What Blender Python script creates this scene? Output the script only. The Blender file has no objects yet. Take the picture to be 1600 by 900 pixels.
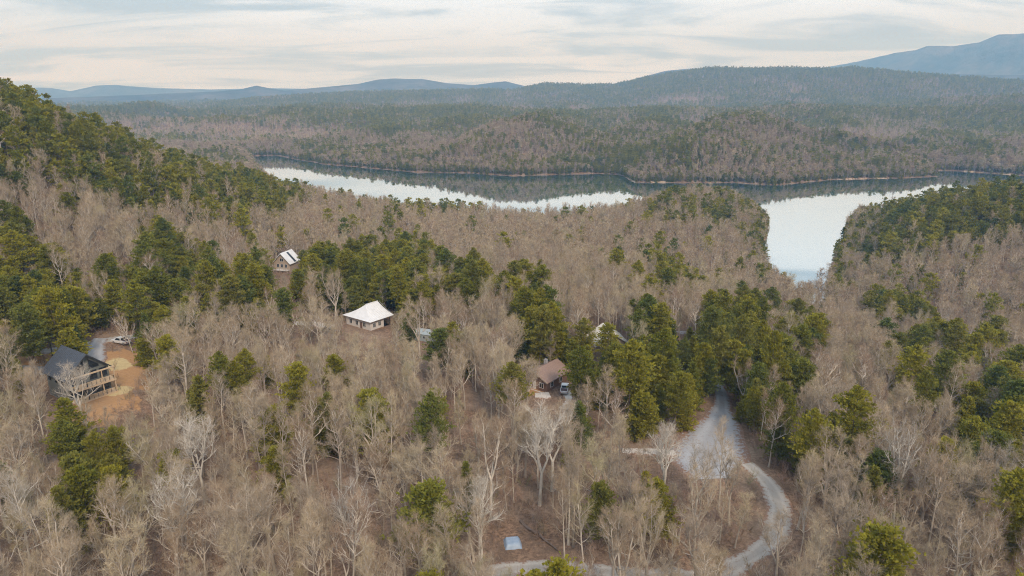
import bpy, math, random
import numpy as np
from mathutils import Vector

R = math.radians
scene = bpy.context.scene
COL = scene.collection
random.seed(7); rng = np.random.default_rng(7)

# ------------------------------------------------------------------ camera
CAM_Z, PITCH, FPX = 110.0, 15.5, 1070.0          # focal length in pixels of a 1600 px wide frame
cam_d = bpy.data.cameras.new('camera'); cam = bpy.data.objects.new('camera', cam_d)
COL.objects.link(cam); scene.camera = cam
cam.location = (0, 0, CAM_Z); cam.rotation_euler = (R(90 - PITCH), 0, 0)
cam_d.sensor_width = 36; cam_d.lens = 36 * FPX / 1600
cam_d.clip_start = 1; cam_d.clip_end = 90000

# ------------------------------------------------------------------ sky, sun, exposure
SUN_EL, SUN_AZ = 40, 160           # azimuth clockwise from +Y
w = bpy.data.worlds.new('World'); scene.world = w; w.use_nodes = True
nt = w.node_tree; N = nt.nodes; L = nt.links; N.clear()
def nd(t, **k):
    n = N.new(t)
    for a, b in k.items(): setattr(n, a, b)
    return n
def mth(op, a, b=None, c=None, clamp=False):
    n = N.new('ShaderNodeMath'); n.operation = op; n.use_clamp = clamp
    for i, v in enumerate((a, b, c)):
        if v is None: continue
        if isinstance(v, (int, float)): n.inputs[i].default_value = v
        else: L.new(v, n.inputs[i])
    return n.outputs[0]
sky = nd('ShaderNodeTexSky', sky_type='NISHITA', sun_disc=False, sun_elevation=R(SUN_EL), sun_rotation=R(SUN_AZ))
sky.altitude = 300; sky.air_density = 1.0; sky.dust_density = 2.0
tc = nd('ShaderNodeTexCoord'); sp = nd('ShaderNodeSeparateXYZ'); L.new(tc.outputs['Generated'], sp.inputs[0])
zc = mth('ADD', mth('MAXIMUM', sp.outputs[2], 0.0), 0.10)
px_ = mth('DIVIDE', sp.outputs[0], zc); py_ = mth('DIVIDE', sp.outputs[1], zc)
cb = nd('ShaderNodeCombineXYZ'); L.new(px_, cb.inputs[0]); L.new(py_, cb.inputs[1])
def noise(scale, detail, dist, off, sx=1.0, sy=1.0, rough=0.55):
    m = nd('ShaderNodeMapping'); L.new(cb.outputs[0], m.inputs[0])
    m.inputs['Location'].default_value = off; m.inputs['Scale'].default_value = (sx, sy, 1)
    m.inputs['Rotation'].default_value = (0, 0, R(8))
    n = nd('ShaderNodeTexNoise'); n.inputs['Scale'].default_value = scale; n.inputs['Detail'].default_value = detail
    n.inputs['Distortion'].default_value = dist; n.inputs['Roughness'].default_value = rough
    L.new(m.outputs[0], n.inputs['Vector']); return n.outputs[0]
big = noise(0.30, 3, 0.3, (3.1, 1.7, 0), 0.8, 1.0)
mid = noise(1.0, 7, 0.7, (0.4, 5.2, 0), 0.55, 1.15, 0.62)
# thin spots of the cloud sheet: long streaks
def ramp(v, a, b):
    n = nd('ShaderNodeMapRange', interpolation_type='SMOOTHSTEP'); L.new(v, n.inputs[0])
    n.inputs[1].default_value = a; n.inputs[2].default_value = b; return n.outputs[0]
thin = mth('MULTIPLY', ramp(mth('ADD', mid, mth('MULTIPLY', big, 0.35)), 0.615, 0.80), 0.95)
def rgb(c):
    n = nd('ShaderNodeRGB'); n.outputs[0].default_value = (*c, 1); return n.outputs[0]
def mix(f, a, b):
    n = nd('ShaderNodeMix', data_type='RGBA'); L.new(a, n.inputs[6]); L.new(b, n.inputs[7])
    if isinstance(f, (int, float)): n.inputs[0].default_value = f
    else: L.new(f, n.inputs[0])
    return n.outputs[2]
skyc = nd('ShaderNodeVectorMath', operation='SCALE'); L.new(sky.outputs[0], skyc.inputs[0]); skyc.inputs[3].default_value = 0.07
cloud = mix(ramp(big, 0.35, 0.65), rgb((0.575, 0.70, 0.905)), rgb((0.505, 0.63, 0.825)))
grey = mix(0.30, rgb((0.30, 0.385, 0.52)), skyc.outputs[0])
bg = nd('ShaderNodeBackground'); bg.inputs[1].default_value = 1.0
L.new(mix(thin, cloud, grey), bg.inputs[0])
wo = nd('ShaderNodeOutputWorld'); L.new(bg.outputs[0], wo.inputs[0])

sun_d = bpy.data.lights.new('sun', 'SUN'); sun = bpy.data.objects.new('sun', sun_d); COL.objects.link(sun)
sun_d.energy = 1.5; sun_d.angle = R(10); sun_d.color = (1.0, 0.93, 0.83)
sd = Vector((math.sin(R(SUN_AZ)) * math.cos(R(SUN_EL)), math.cos(R(SUN_AZ)) * math.cos(R(SUN_EL)), math.sin(R(SUN_EL))))
sun.rotation_euler = sd.to_track_quat('Z', 'Y').to_euler(); sun.location = (0, -50, 300)

scene.view_settings.view_transform = 'Standard'; scene.view_settings.look = 'None'
scene.view_settings.exposure = 0.88; scene.view_settings.gamma = 1.0; scene.view_settings.use_curve_mapping = False
scene.render.engine = 'CYCLES'
cy = scene.cycles
cy.use_denoising = True; cy.denoiser = 'OPENIMAGEDENOISE'; cy.denoising_input_passes = 'RGB_ALBEDO_NORMAL'; cy.denoising_prefilter = 'NONE'; cy.use_adaptive_sampling = False; cy.filter_width = 1.1; cy.max_bounces = 6; cy.diffuse_bounces = 4; cy.glossy_bounces = 2; cy.transmission_bounces = 2
cy.volume_bounces = 0; cy.transparent_max_bounces = 6; cy.caustics_reflective = False; cy.caustics_refractive = False
scene.render.use_persistent_data = False

# ------------------------------------------------------------------ pixel <-> world helpers (used once, to measure)
SP, CP = math.sin(R(PITCH)), math.cos(R(PITCH))
def ray(u, v):
    dx = (u - 800) / FPX; dv = (450 - v) / FPX
    return dx, CP + dv * SP, -SP + dv * CP
def project(x, y, z):
    dz = z - CAM_Z; d = y * CP - dz * SP; up = y * SP + dz * CP
    return 800 + FPX * x / d, 450 - FPX * up / d

# ------------------------------------------------------------------ noise in numpy
def _hash(ix, iy, s):
    n = (ix.astype(np.int64) * 374761393 + iy.astype(np.int64) * 668265263 + s * 974634777) & 0x7fffffff
    n = ((n ^ (n >> 13)) * 1274126177) & 0x7fffffff
    return ((n ^ (n >> 16)) & 0xffff) / 65535.0
def vnoise(x, y, s=0):
    ix, iy = np.floor(x), np.floor(y); fx, fy = x - ix, y - iy
    fx = fx * fx * fx * (fx * (fx * 6 - 15) + 10); fy = fy * fy * fy * (fy * (fy * 6 - 15) + 10)
    a = _hash(ix, iy, s); b = _hash(ix + 1, iy, s); c = _hash(ix, iy + 1, s); d = _hash(ix + 1, iy + 1, s)
    return (a * (1 - fx) + b * fx) * (1 - fy) + (c * (1 - fx) + d * fx) * fy
def fbm(x, y, s=0, o=4, g=0.5):
    t = 0; a = 1; m = 0
    for i in range(o):
        t = t + a * (vnoise(x * 2**i + 17.3 * i, y * 2**i - 9.1 * i, s + i) * 2 - 1); m += a; a *= g
    return t / m
def ridged(x, y, s=0, o=4):
    t = 0; a = 1; m = 0
    for i in range(o):
        t = t + a * (1 - np.abs(vnoise(x * 2**i, y * 2**i, s + i) * 2 - 1)); m += a; a *= 0.5
    return t / m
def sstep(a, b, x):
    t = np.clip((x - a) / (b - a), 0, 1); return t * t * (3 - 2 * t)

# ------------------------------------------------------------------ the land: control heights, lake outline, far ridges
LAKE = np.array([(-470,1382),(-330,1200),(-147,1062),(-60,1050),(0,1012),(60,1030),(130,1045),(160,1030),(165,930),(230,925),
    (300,930),(340,900),(451,965),(560,985),(618,1005),(660,1090),(697,1085),(760,1010),(1000,1050),(1500,1100),
    (1500,760),(800,690),(600,650),(420,640),(345,600),(325,640),(300,600),(262,530),(222,460),(192,405),(172,362),(156,362),(160,420),
    (178,480),(212,560),(240,640),(236,690),(190,705),(140,690),(104,640),(72,592),(30,585),(-40,600),(-110,625),(-170,670),(-260,780),
    (-360,1000),(-470,1250),(-520,1370)], float)
def lake_sd(x, y):                                   # positive on land
    shp = x.shape; x = x.ravel(); y = y.ravel()
    best = np.full(x.shape, 1e18); inside = np.zeros(x.shape, bool)
    for (ax, ay), (bx, by) in zip(LAKE, np.roll(LAKE, -1, 0)):
        dx, dy = bx - ax, by - ay
        t = np.clip(((x - ax) * dx + (y - ay) * dy) / (dx * dx + dy * dy), 0, 1)
        best = np.minimum(best, (x - ax - t * dx)**2 + (y - ay - t * dy)**2)
        if dy != 0: inside ^= ((ay > y) != (by > y)) & (x < dx * (y - ay) / dy + ax)
    d = np.sqrt(best); return np.where(inside, -d, d).reshape(shp)

def lake_sdn(x, y): return lake_sd(x, y) + 5 * fbm(x / 40, y / 40, 33, 3) + 2.5 * fbm(x / 9, y / 9, 35, 2)
CP_XYZ = [(0,0,36),(0,60,37),(0,112,37),(80,110,34),(-80,110,40),(0,140,37),(40,135,37),(-40,180,38),(-100,150,44),(-60,210,39),
    (0,170,38),(20,205,37),(60,170,35),(80,200,29),(120,150,28),(110,250,17),(150,270,10),(140,320,6),(100,330,13),(170,200,19),
    (200,150,24),(220,250,14),(230,320,14),(120,90,32),(-140,60,44),(150,40,36),
    (0,300,29),(0,400,21),(0,500,13),(-100,300,34),(-100,400,27),(-100,500,19),(-170,620,14),(60,300,24),(60,400,17),(70,500,12),
    (-140,180,49),(-180,240,66),(-236,330,99),(-235,380,85),(-218,430,63),(-179,520,36),(-150,290,50),(-145,380,40),(-300,330,118),
    (-400,300,140),(-300,200,92),(-220,150,62),(-300,450,84),(-350,550,52),(-330,680,22),(-300,820,6),(-420,950,7),(-600,600,60),
    (-600,900,22),(-600,300,150),(-560,1200,14),(-420,1100,6),
    (120,540,19),(170,570,21),(185,620,18),(150,650,12),(120,460,15),(140,410,9),
    (335,450,40),(264,470,28),(215,430,14),(280,400,27),(350,380,36),(420,430,48),(500,430,55),(300,320,18),(400,300,28),
    (380,560,18),(600,500,40),(500,590,14),(700,400,60),(500,200,45),(320,180,30),(400,60,50),(-400,60,80),(0,-200,45),(300,-200,50),
    (-300,-200,70),(900,620,20)]
CP_PIX = [(1150,183,1300),(1100,220,1120),(1210,218,1130),(830,186,1350),(820,222,1170),(700,226,1230),(760,180,1750),(560,182,1800),
    (430,188,1850),(650,240,1200),(950,200,1320),(1000,180,1650),(1300,222,1180),(1400,215,1350),(1500,222,1300),(1600,222,1350),
    (1250,195,1500),(1400,188,1900),(1600,185,1900),(1050,195,1350),(350,205,1750),(900,222,1200),(1130,240,1020),(780,240,1110),
    (1170,236,1010),(540,215,1600),(480,225,1500),(280,205,1750),(210,212,1700),(120,215,1700),(1150,178,2000),(800,172,2100),(500,178,2100)]
pts = list(CP_XYZ)
for u, v, yy in CP_PIX:
    a, b, c = ray(u, v); pts.append((a / b * yy, yy, max(4, CAM_Z + c / b * yy - 15)))
pts += [(-1600, 900, 40), (-1400, 200, 120), (-1300, 1700, 40), (1900, 1000, 50), (1700, 300, 70), (2000, 1900, 60), (-900, -900, 70), (900, -900, 60)]
P = np.array(pts, float); S = 400.0
def tps(d2): return np.where(d2 > 1e-12, 0.5 * d2 * np.log(d2 + 1e-12), 0)
_D = ((P[:, None, :2] - P[None, :, :2]) / S); _K = tps((_D**2).sum(-1)) + np.eye(len(P)) * 0.0015
_Q = np.c_[np.ones(len(P)), P[:, :2] / S]; _n = len(P)
_A = np.block([[_K, _Q], [_Q.T, np.zeros((3, 3))]])
_w = np.linalg.solve(_A, np.r_[P[:, 2], 0, 0, 0])
def rbf(x, y):
    out = _w[_n] + _w[_n + 1] * x / S + _w[_n + 2] * y / S
    for i in range(_n):
        out = out + _w[i] * tps(((x - P[i, 0])**2 + (y - P[i, 1])**2) / S**2)
    return out

# spurs and crests beyond the lake: polylines of (u, v, distance) read off the photograph's skylines
CRESTS = [[(1010,280,930),(1060,222,1010),(1100,200,1120),(1150,183,1250),(1180,179,1480)], [(1150,183,1250),(1230,192,1260),(1300,203,1230),(1380,218,1180),(1440,240,1100),(1465,266,1020)],
 [(690,260,1085),(740,226,1130),(800,192,1250),(830,186,1320),(850,178,1620)], [(830,186,1320),(890,200,1260),(930,222,1170),(950,250,1090)], [(985,225,1180),(1005,195,1400),(1030,180,1620)],
 [(460,236,1430),(520,212,1500),(600,198,1600),(680,188,1680),(760,179,1780)], [(300,203,1700),(380,192,1800),(480,184,1900),(560,179,1930)], [(640,222,1330),(650,205,1500)],
 [(1500,252,1130),(1540,222,1230),(1600,212,1300),(1720,205,1350)], [(1300,190,1700),(1400,183,1800),(1500,178,1900),(1600,172,2000),(1750,170,2000)], [(1420,214,1330),(1480,205,1500)],
 [(1000,172,2000),(1150,169,2060),(1250,172,1980)], [(860,175,1900),(950,171,2000)], [(560,222,1420),(570,205,1520)], [(140,214,1600),(220,206,1700)], [(1090,235,990),(1110,222,1050)], [(1250,240,1040),(1240,215,1140)]]
CR = []
for pl in CRESTS:
    q = []
    for u, v, yy in pl:
        a, bb, c = ray(u, v); q.append((a / bb * yy, yy, max(5, CAM_Z + c / bb * yy - 13)))
    CR += list(zip(q[:-1], q[1:]))
def crest_h(x, y):
    out = np.full(x.shape, 9.0) + 5 * fbm(x / 120, y / 120, 15, 3)
    wob = 22 * fbm(x / 150, y / 150, 17, 3)
    for (ax, ay, az), (bx, by, bz) in CR:
        dx, dy = bx - ax, by - ay; t = np.clip(((x - ax) * dx + (y - ay) * dy) / (dx * dx + dy * dy), 0, 1)
        d = np.maximum(np.hypot(x - ax - t * dx, y - ay - t * dy) + wob * 0.8, 0); z = az + (bz - az) * t
        h = z - 0.40 * (np.sqrt(d * d + 900) - 30); m = np.maximum(out, h); out = m + 1.5 * np.exp(-np.abs(out - h) / 4.0)
    return out + 14 * (ridged(x / 110, y / 150, 23, 3) - 0.55)
# far ridges: (distance, front width, back width, canopy, skyline measured from the photograph)
RIDGES = [
 (2350, 800, 500, 16, [(-200,200),(150,200),(260,196),(330,190),(430,180),(600,166),(700,163),(800,165),(900,168),(1000,163),(1150,166),(1250,160),(1400,168),(1600,164),(1900,165)]),
 (2950, 700, 500, 16, [(-200,215),(100,178),(140,168),(170,164),(205,170),(240,184),(300,200),(1250,178),(1400,160),(1480,151),(1600,146),(1800,140)]),
 (4100, 1300, 900, 16, [(-200,190),(200,190),(240,180),(300,163),(400,152),(480,147),(560,143),(640,141),(700,140),(760,138),(800,140),(850,129),(920,131),(960,131),(1000,122),(1060,112),(1115,105),(1170,107),(1230,106),(1300,108),(1330,105),(1400,112),(1500,120),(1600,126),(1800,120)]),
 (6300, 1500, 1200, 8, [(-200,150),(60,152),(150,149),(250,145),(340,141),(375,138),(400,132),(425,137),(445,140),(540,131),(560,129),(590,122),(615,120),(640,121),(660,121),(700,128),(740,131),(770,127),(790,125),(805,129),(825,134),(900,145),(985,124),(1040,110),(1070,107),(1090,106),(1140,118),(1200,112),(1245,106),(1275,104),(1400,112),(1900,118)]),
 (8800, 2300, 1800, 6, [(-200,160),(900,160),(1150,145),(1230,122),(1290,100),(1340,92),(1370,86),(1400,80),(1430,77),(1450,71),(1490,73),(1530,68),(1560,57),(1600,56),(1700,50),(1850,60)]),
 (10800, 1800, 1200, 0, [(-200,142),(0,140),(40,138),(60,137),(80,138),(110,143),(130,139),(150,135),(180,134),(200,136),(250,139),(330,141),(420,139),(560,141),(800,145),(1000,146),(1600,146),(1900,146)]),
]
RD = []
for r0, wf, wb, can, prof in RIDGES:
    az, zz = [], []
    for u, v in prof:
        a, b, c = ray(u, v); az.append(math.atan2(a, b)); zz.append(CAM_Z + c / math.hypot(a, b) * r0 - can)
    RD.append((r0, wf, wb, np.array(az), np.array(zz)))
def far_h(x, y):
    r = np.hypot(x, y); az = np.arctan2(x, y)
    h = np.maximum(10, 34 + 130 * (ridged(x / 560, y / 430, 51, 4) - 0.55))
    for k, (r0, wf, wb, A, Z) in enumerate(RD):
        z = np.interp(az, A, Z); rt = r; wa = 0.3 if k in (2, 3) else 1.0; r = r * (1 + 0.09 * wa * np.sin(az * 7 + 2.1 * k) + 0.10 * wa * fbm(x / (r0 * 0.28) + k, y / (r0 * 0.28), 140 + k, 2))
        t = np.where(r < r0, (r0 - r) / wf, (r - r0) / wb)
        s = np.exp(-(t * 1.35)**2)
        sc = 260 + r0 * 0.085
        spur = ridged(x / sc + 3.1 * k, y / (sc * 1.4), 60 + 7 * k, 4)
        fine = fbm(x / (sc * 0.16), y / (sc * 0.16), 80 + k, 3) * 0.12
        body = z * s * (1 - (0.85 - 0.75 * spur + fine) * np.clip(1 - s**3, 0, 1) * 0.9)
        crest = (1 - s**3) * 0 + 1
        h = np.maximum(h, body * crest); r = rt
    return h
def H_raw(x, y):
    x = np.asarray(x, float); y = np.asarray(y, float); shp = np.broadcast(x, y).shape
    x = np.broadcast_to(x, shp).ravel().copy(); y = np.broadcast_to(y, shp).ravel().copy()
    r = np.hypot(x, y); out = np.zeros_like(x)
    nm = r < 2300
    if nm.any():
        xn, yn = x[nm], y[nm]; h = rbf(np.clip(xn, -1900, 1900), np.clip(yn, -1200, 2200))
        rr = np.hypot(xn, yn)
        amp = 0.5 + 1.2 * sstep(150, 400, rr)
        h = h + amp * fbm(xn / 45, yn / 45, 5, 4)
        tf = sstep(840, 980, rr); ff = tf > 0
        if ff.any(): h[ff] = h[ff] * (1 - tf[ff]) + crest_h(xn[ff], yn[ff]) * tf[ff]
        sdv = lake_sdn(xn, yn)
        t = sstep(0, 85, sdv)
        bank = 0.15 + np.clip(sdv, 0, 400) * 0.24 + 0.7 * sstep(1.0, 6, sdv)
        land = np.minimum(np.maximum(h, 2.0), np.maximum(bank, 0)) * (1 - t) + np.maximum(h, 2.5) * t
        hn = np.where(sdv > 0, np.maximum(land, 0.12 + np.minimum(sdv, 6) * 0.22), np.maximum(sdv * 0.3, -7) - 0.1)
        out[nm] = hn
    fm = r > 1500
    if fm.any():
        hf = far_h(x[fm], y[fm]); t = sstep(1600, 2250, r[fm])
        out[fm] = np.where(r[fm] < 2300, out[fm] * (1 - t) + hf * t, hf)
    return out.reshape(shp)
PADS = []
def H(x, y):
    h = H_raw(x, y)
    for px, py, pz, r0, r1 in PADS:
        d = np.hypot(np.asarray(x) - px, np.asarray(y) - py); t = 1 - sstep(r0, r1, d)
        h = h * (1 - t) + pz * t
    return h
def ground_at(u, v, lift=0.0):
    a, b, c = ray(u, v); d = np.concatenate([np.arange(70, 500, 0.4), np.arange(500, 2500, 2.0)])
    z = CAM_Z + c / b * d; hh = H(a / b * d, d) + lift
    i = np.argmax(z < hh); return float(a / b * d[i]), float(d[i]), float(hh[i] - lift)

# ------------------------------------------------------------------ materials
MATS = {}
def mat_nodes(name):
    m = bpy.data.materials.new(name); m.use_nodes = True
    t = m.node_tree; t.nodes.clear()
    o = t.nodes.new('ShaderNodeOutputMaterial'); p = t.nodes.new('ShaderNodeBsdfPrincipled')
    t.links.new(p.outputs[0], o.inputs[0]); MATS[name] = m
    return m, t, p
def mn(t, typ, **k):
    n = t.nodes.new(typ)
    for a, b in k.items(): setattr(n, a, b)
    return n
def m_noise(t, vec, scale, detail=4, rough=0.6):
    n = mn(t, 'ShaderNodeTexNoise'); n.inputs['Scale'].default_value = scale; n.inputs['Detail'].default_value = detail
    n.inputs['Roughness'].default_value = rough
    if vec: t.links.new(vec, n.inputs['Vector'])
    return n.outputs[0]
def m_range(t, v, a, b, c=0.0, d=1.0):
    n = mn(t, 'ShaderNodeMapRange'); t.links.new(v, n.inputs[0])
    for i, q in zip((1, 2, 3, 4), (a, b, c, d)): n.inputs[i].default_value = q
    return n.outputs[0]
def m_mix(t, f, a, b, blend='MIX'):
    n = mn(t, 'ShaderNodeMix', data_type='RGBA', blend_type=blend)
    for i, v in ((0, f), (6, a), (7, b)):
        if isinstance(v, (int, float)): n.inputs[i].default_value = v
        elif isinstance(v, tuple): n.inputs[i].default_value = (*v, 1)
        else: t.links.new(v, n.inputs[i])
    return n.outputs[2]
def m_bump(t, p, h, strength, dist):
    n = mn(t, 'ShaderNodeBump'); n.inputs['Strength'].default_value = strength; n.inputs['Distance'].default_value = dist
    t.links.new(h, n.inputs['Height']); t.links.new(n.outputs[0], p.inputs['Normal'])
def simple(name, c1, c2=None, scale=3.0, rough=0.8, bump=0.0, metallic=0.0, spec=0.3, stretch=None):
    m, t, p = mat_nodes(name); c2 = c2 or tuple(q * 0.8 for q in c1)
    tcn = mn(t, 'ShaderNodeTexCoord'); vec = tcn.outputs['Object']
    if stretch:
        mp = mn(t, 'ShaderNodeMapping'); mp.inputs['Scale'].default_value = stretch; t.links.new(vec, mp.inputs[0]); vec = mp.outputs[0]
    n1 = m_noise(t, vec, scale, 6)
    t.links.new(m_mix(t, m_range(t, n1, 0.35, 0.65), c1, c2), p.inputs['Base Color'])
    p.inputs['Roughness'].default_value = rough; p.inputs['Metallic'].default_value = metallic
    p.inputs['Specular IOR Level'].default_value = spec
    if bump: m_bump(t, p, n1, bump, 0.05)
    return m
def tree_mat(name, cols, zvar=None, rough=0.85, sss=False):
    m, t, p = mat_nodes(name)
    oi = mn(t, 'ShaderNodeObjectInfo'); cr = mn(t, 'ShaderNodeValToRGB'); e = cr.color_ramp.elements
    while len(e) < len(cols): e.new(0.5)
    for i, c in enumerate(cols): e[i].position = i / (len(cols) - 1); e[i].color = (*c, 1)
    t.links.new(oi.outputs['Random'], cr.inputs[0])
    tcn = mn(t, 'ShaderNodeTexCoord'); n1 = m_noise(t, tcn.outputs['Object'], zvar or 0.8, 3)
    v = m_range(t, n1, 0.3, 0.7, 0.72, 1.28)
    vm = mn(t, 'ShaderNodeVectorMath', operation='SCALE'); t.links.new(cr.outputs[0], vm.inputs[0]); t.links.new(v, vm.inputs[3])
    t.links.new(vm.outputs[0], p.inputs['Base Color']); p.inputs['Roughness'].default_value = rough
    p.inputs['Specular IOR Level'].default_value = 0.15
    if sss:
        o = [n for n in t.nodes if n.type == 'OUTPUT_MATERIAL'][0]
        tr = mn(t, 'ShaderNodeBsdfTranslucent'); t.links.new(vm.outputs[0], tr.inputs[0])
        ms = mn(t, 'ShaderNodeMixShader'); ms.inputs[0].default_value = 0.42
        t.links.new(p.outputs[0], ms.inputs[1]); t.links.new(tr.outputs[0], ms.inputs[2]); t.links.new(ms.outputs[0], o.inputs[0])
    return m
BARK = tree_mat('bark_pale', [(0.40,0.33,0.26),(0.52,0.44,0.35),(0.31,0.25,0.20),(0.62,0.54,0.45),(0.43,0.36,0.28)], 0.5)
TWIG = tree_mat('twig', [(0.33,0.235,0.15),(0.46,0.35,0.23),(0.34,0.265,0.19),(0.52,0.415,0.265),(0.31,0.205,0.14),(0.42,0.36,0.20)], 0.4)
WBARK = tree_mat('bark_white', [(0.50,0.445,0.375),(0.60,0.54,0.46)], 0.7)
PBARK = tree_mat('bark_pine', [(0.17,0.125,0.10),(0.24,0.18,0.14)], 0.7)
NEEDLE = tree_mat('needles', [(0.19,0.19,0.026),(0.28,0.25,0.03),(0.35,0.305,0.034),(0.15,0.175,0.04),(0.29,0.25,0.045)], 0.55, sss=True)
BRUSH = tree_mat('brush_twig', [(0.30,0.21,0.165),(0.36,0.27,0.20),(0.33,0.20,0.15),(0.30,0.27,0.15)], 0.4)

def ground_material():
    m, t, p = mat_nodes('leaf_litter')
    g = mn(t, 'ShaderNodeNewGeometry'); pos = g.outputs['Position']
    at = mn(t, 'ShaderNodeAttribute', attribute_name='zone'); sx = mn(t, 'ShaderNodeSeparateColor'); t.links.new(at.outputs['Color'], sx.inputs[0])
    n1 = m_noise(t, pos, 1.6, 8, 0.7); n2 = m_noise(t, pos, 0.09, 5); n3 = m_noise(t, pos, 6.0, 3); n4 = m_noise(t, pos, 0.33, 7, 0.7)
    c = m_mix(t, m_range(t, n1, 0.40, 0.60), (0.125,0.075,0.048), (0.31,0.195,0.125))
    c = m_mix(t, m_range(t, n4, 0.45, 0.62), c, (0.15,0.10,0.068))
    c = m_mix(t, m_range(t, n2, 0.46, 0.64), c, m_mix(t, m_range(t, n1, 0.3, 0.7), (0.21,0.14,0.092), (0.36,0.255,0.175)))
    c = m_mix(t, m_range(t, n3, 0.60, 0.72), c, (0.36,0.26,0.18))
    clay = m_mix(t, m_range(t, n1, 0.3, 0.7), (0.44,0.29,0.18), (0.54,0.43,0.33))
    dirt = m_mix(t, m_range(t, n1, 0.3, 0.7), (0.36,0.19,0.085), (0.46,0.27,0.13))
    straw = m_mix(t, m_range(t, n1, 0.3, 0.7), (0.46,0.33,0.15), (0.60,0.46,0.25))
    def edge(v):
        ad = mn(t, 'ShaderNodeMath', operation='ADD'); t.links.new(v, ad.inputs[0])
        t.links.new(m_range(t, n1, 0.2, 0.8, -0.25, 0.25), ad.inputs[1]); return m_range(t, ad.outputs[0], 0.4, 0.6)
    c = m_mix(t, edge(sx.outputs[0]), c, clay); c = m_mix(t, edge(sx.outputs[1]), c, dirt); c = m_mix(t, edge(sx.outputs[2]), c, straw)
    f1 = m_noise(t, pos, 0.012, 6, 0.7); f2 = m_noise(t, pos, 0.0022, 7, 0.65)
    far = m_mix(t, m_range(t, f1, 0.4, 0.6), (0.025,0.034,0.022), (0.07,0.062,0.052))
    far = m_mix(t, m_range(t, f2, 0.4, 0.62), far, m_mix(t, m_range(t, f1, 0.4, 0.6), (0.07,0.07,0.05), (0.16,0.135,0.115)))
    c = m_mix(t, at.outputs['Alpha'], c, far)
    t.links.new(c, p.inputs['Base Color']); p.inputs['Roughness'].default_value = 0.95; p.inputs['Specular IOR Level'].default_value = 0.1
    m_bump(t, p, n1, 0.6, 0.15)
    return m
GROUND = ground_material()
def gravel_mat(name, a, b, c3, ruts=True):
    m, t, p = mat_nodes(name); g = mn(t, 'ShaderNodeNewGeometry'); pos = g.outputs['Position']
    n1 = m_noise(t, pos, 5, 8, 0.75); n2 = m_noise(t, pos, 0.35, 5); n3 = m_noise(t, pos, 1.3, 6, 0.7)
    c = m_mix(t, m_range(t, n1, 0.35, 0.65), a, b); c = m_mix(t, m_range(t, n2, 0.45, 0.68), c, c3)
    at = mn(t, 'ShaderNodeAttribute', attribute_name='across'); av = at.outputs['Fac']
    if ruts:
        ab = mn(t, 'ShaderNodeMath', operation='ABSOLUTE'); t.links.new(av, ab.inputs[0])
        rt = mn(t, 'ShaderNodeMath', operation='SUBTRACT'); t.links.new(ab.outputs[0], rt.inputs[0]); rt.inputs[1].default_value = 0.42
        rb = mn(t, 'ShaderNodeMath', operation='ABSOLUTE'); t.links.new(rt.outputs[0], rb.inputs[0])
        c = m_mix(t, m_range(t, rb.outputs[0], 0.05, 0.22, 0.0, 0.45), c, tuple(q * 0.66 for q in c3))
    c = m_mix(t, m_range(t, n3, 0.55, 0.70, 0, 0.8), c, (0.27,0.175,0.12))
    ed = mn(t, 'ShaderNodeMath', operation='ABSOLUTE'); t.links.new(av, ed.inputs[0])
    es = mn(t, 'ShaderNodeMath', operation='ADD'); t.links.new(ed.outputs[0], es.inputs[0]); t.links.new(m_range(t, n3, 0.25, 0.75, -0.42, 0.42), es.inputs[1])
    c = m_mix(t, m_range(t, es.outputs[0], 0.66, 0.86), c, m_mix(t, m_range(t, n1, 0.35, 0.65), (0.19,0.105,0.066), (0.33,0.20,0.13)))
    t.links.new(c, p.inputs['Base Color']); p.inputs['Roughness'].default_value = 0.9; p.inputs['Specular IOR Level'].default_value = 0.2
    m_bump(t, p, n1, 0.6, 0.06); return m
GRAVEL = gravel_mat('gravel_grey', (0.34,0.33,0.33), (0.46,0.45,0.45), (0.40,0.38,0.37))
GRAVEL_TAN = gravel_mat('gravel_tan', (0.38,0.33,0.28), (0.50,0.45,0.39), (0.44,0.39,0.33))
CONCRETE = gravel_mat('concrete_tan', (0.54,0.47,0.40), (0.60,0.53,0.46), (0.50,0.44,0.38), False)

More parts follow.
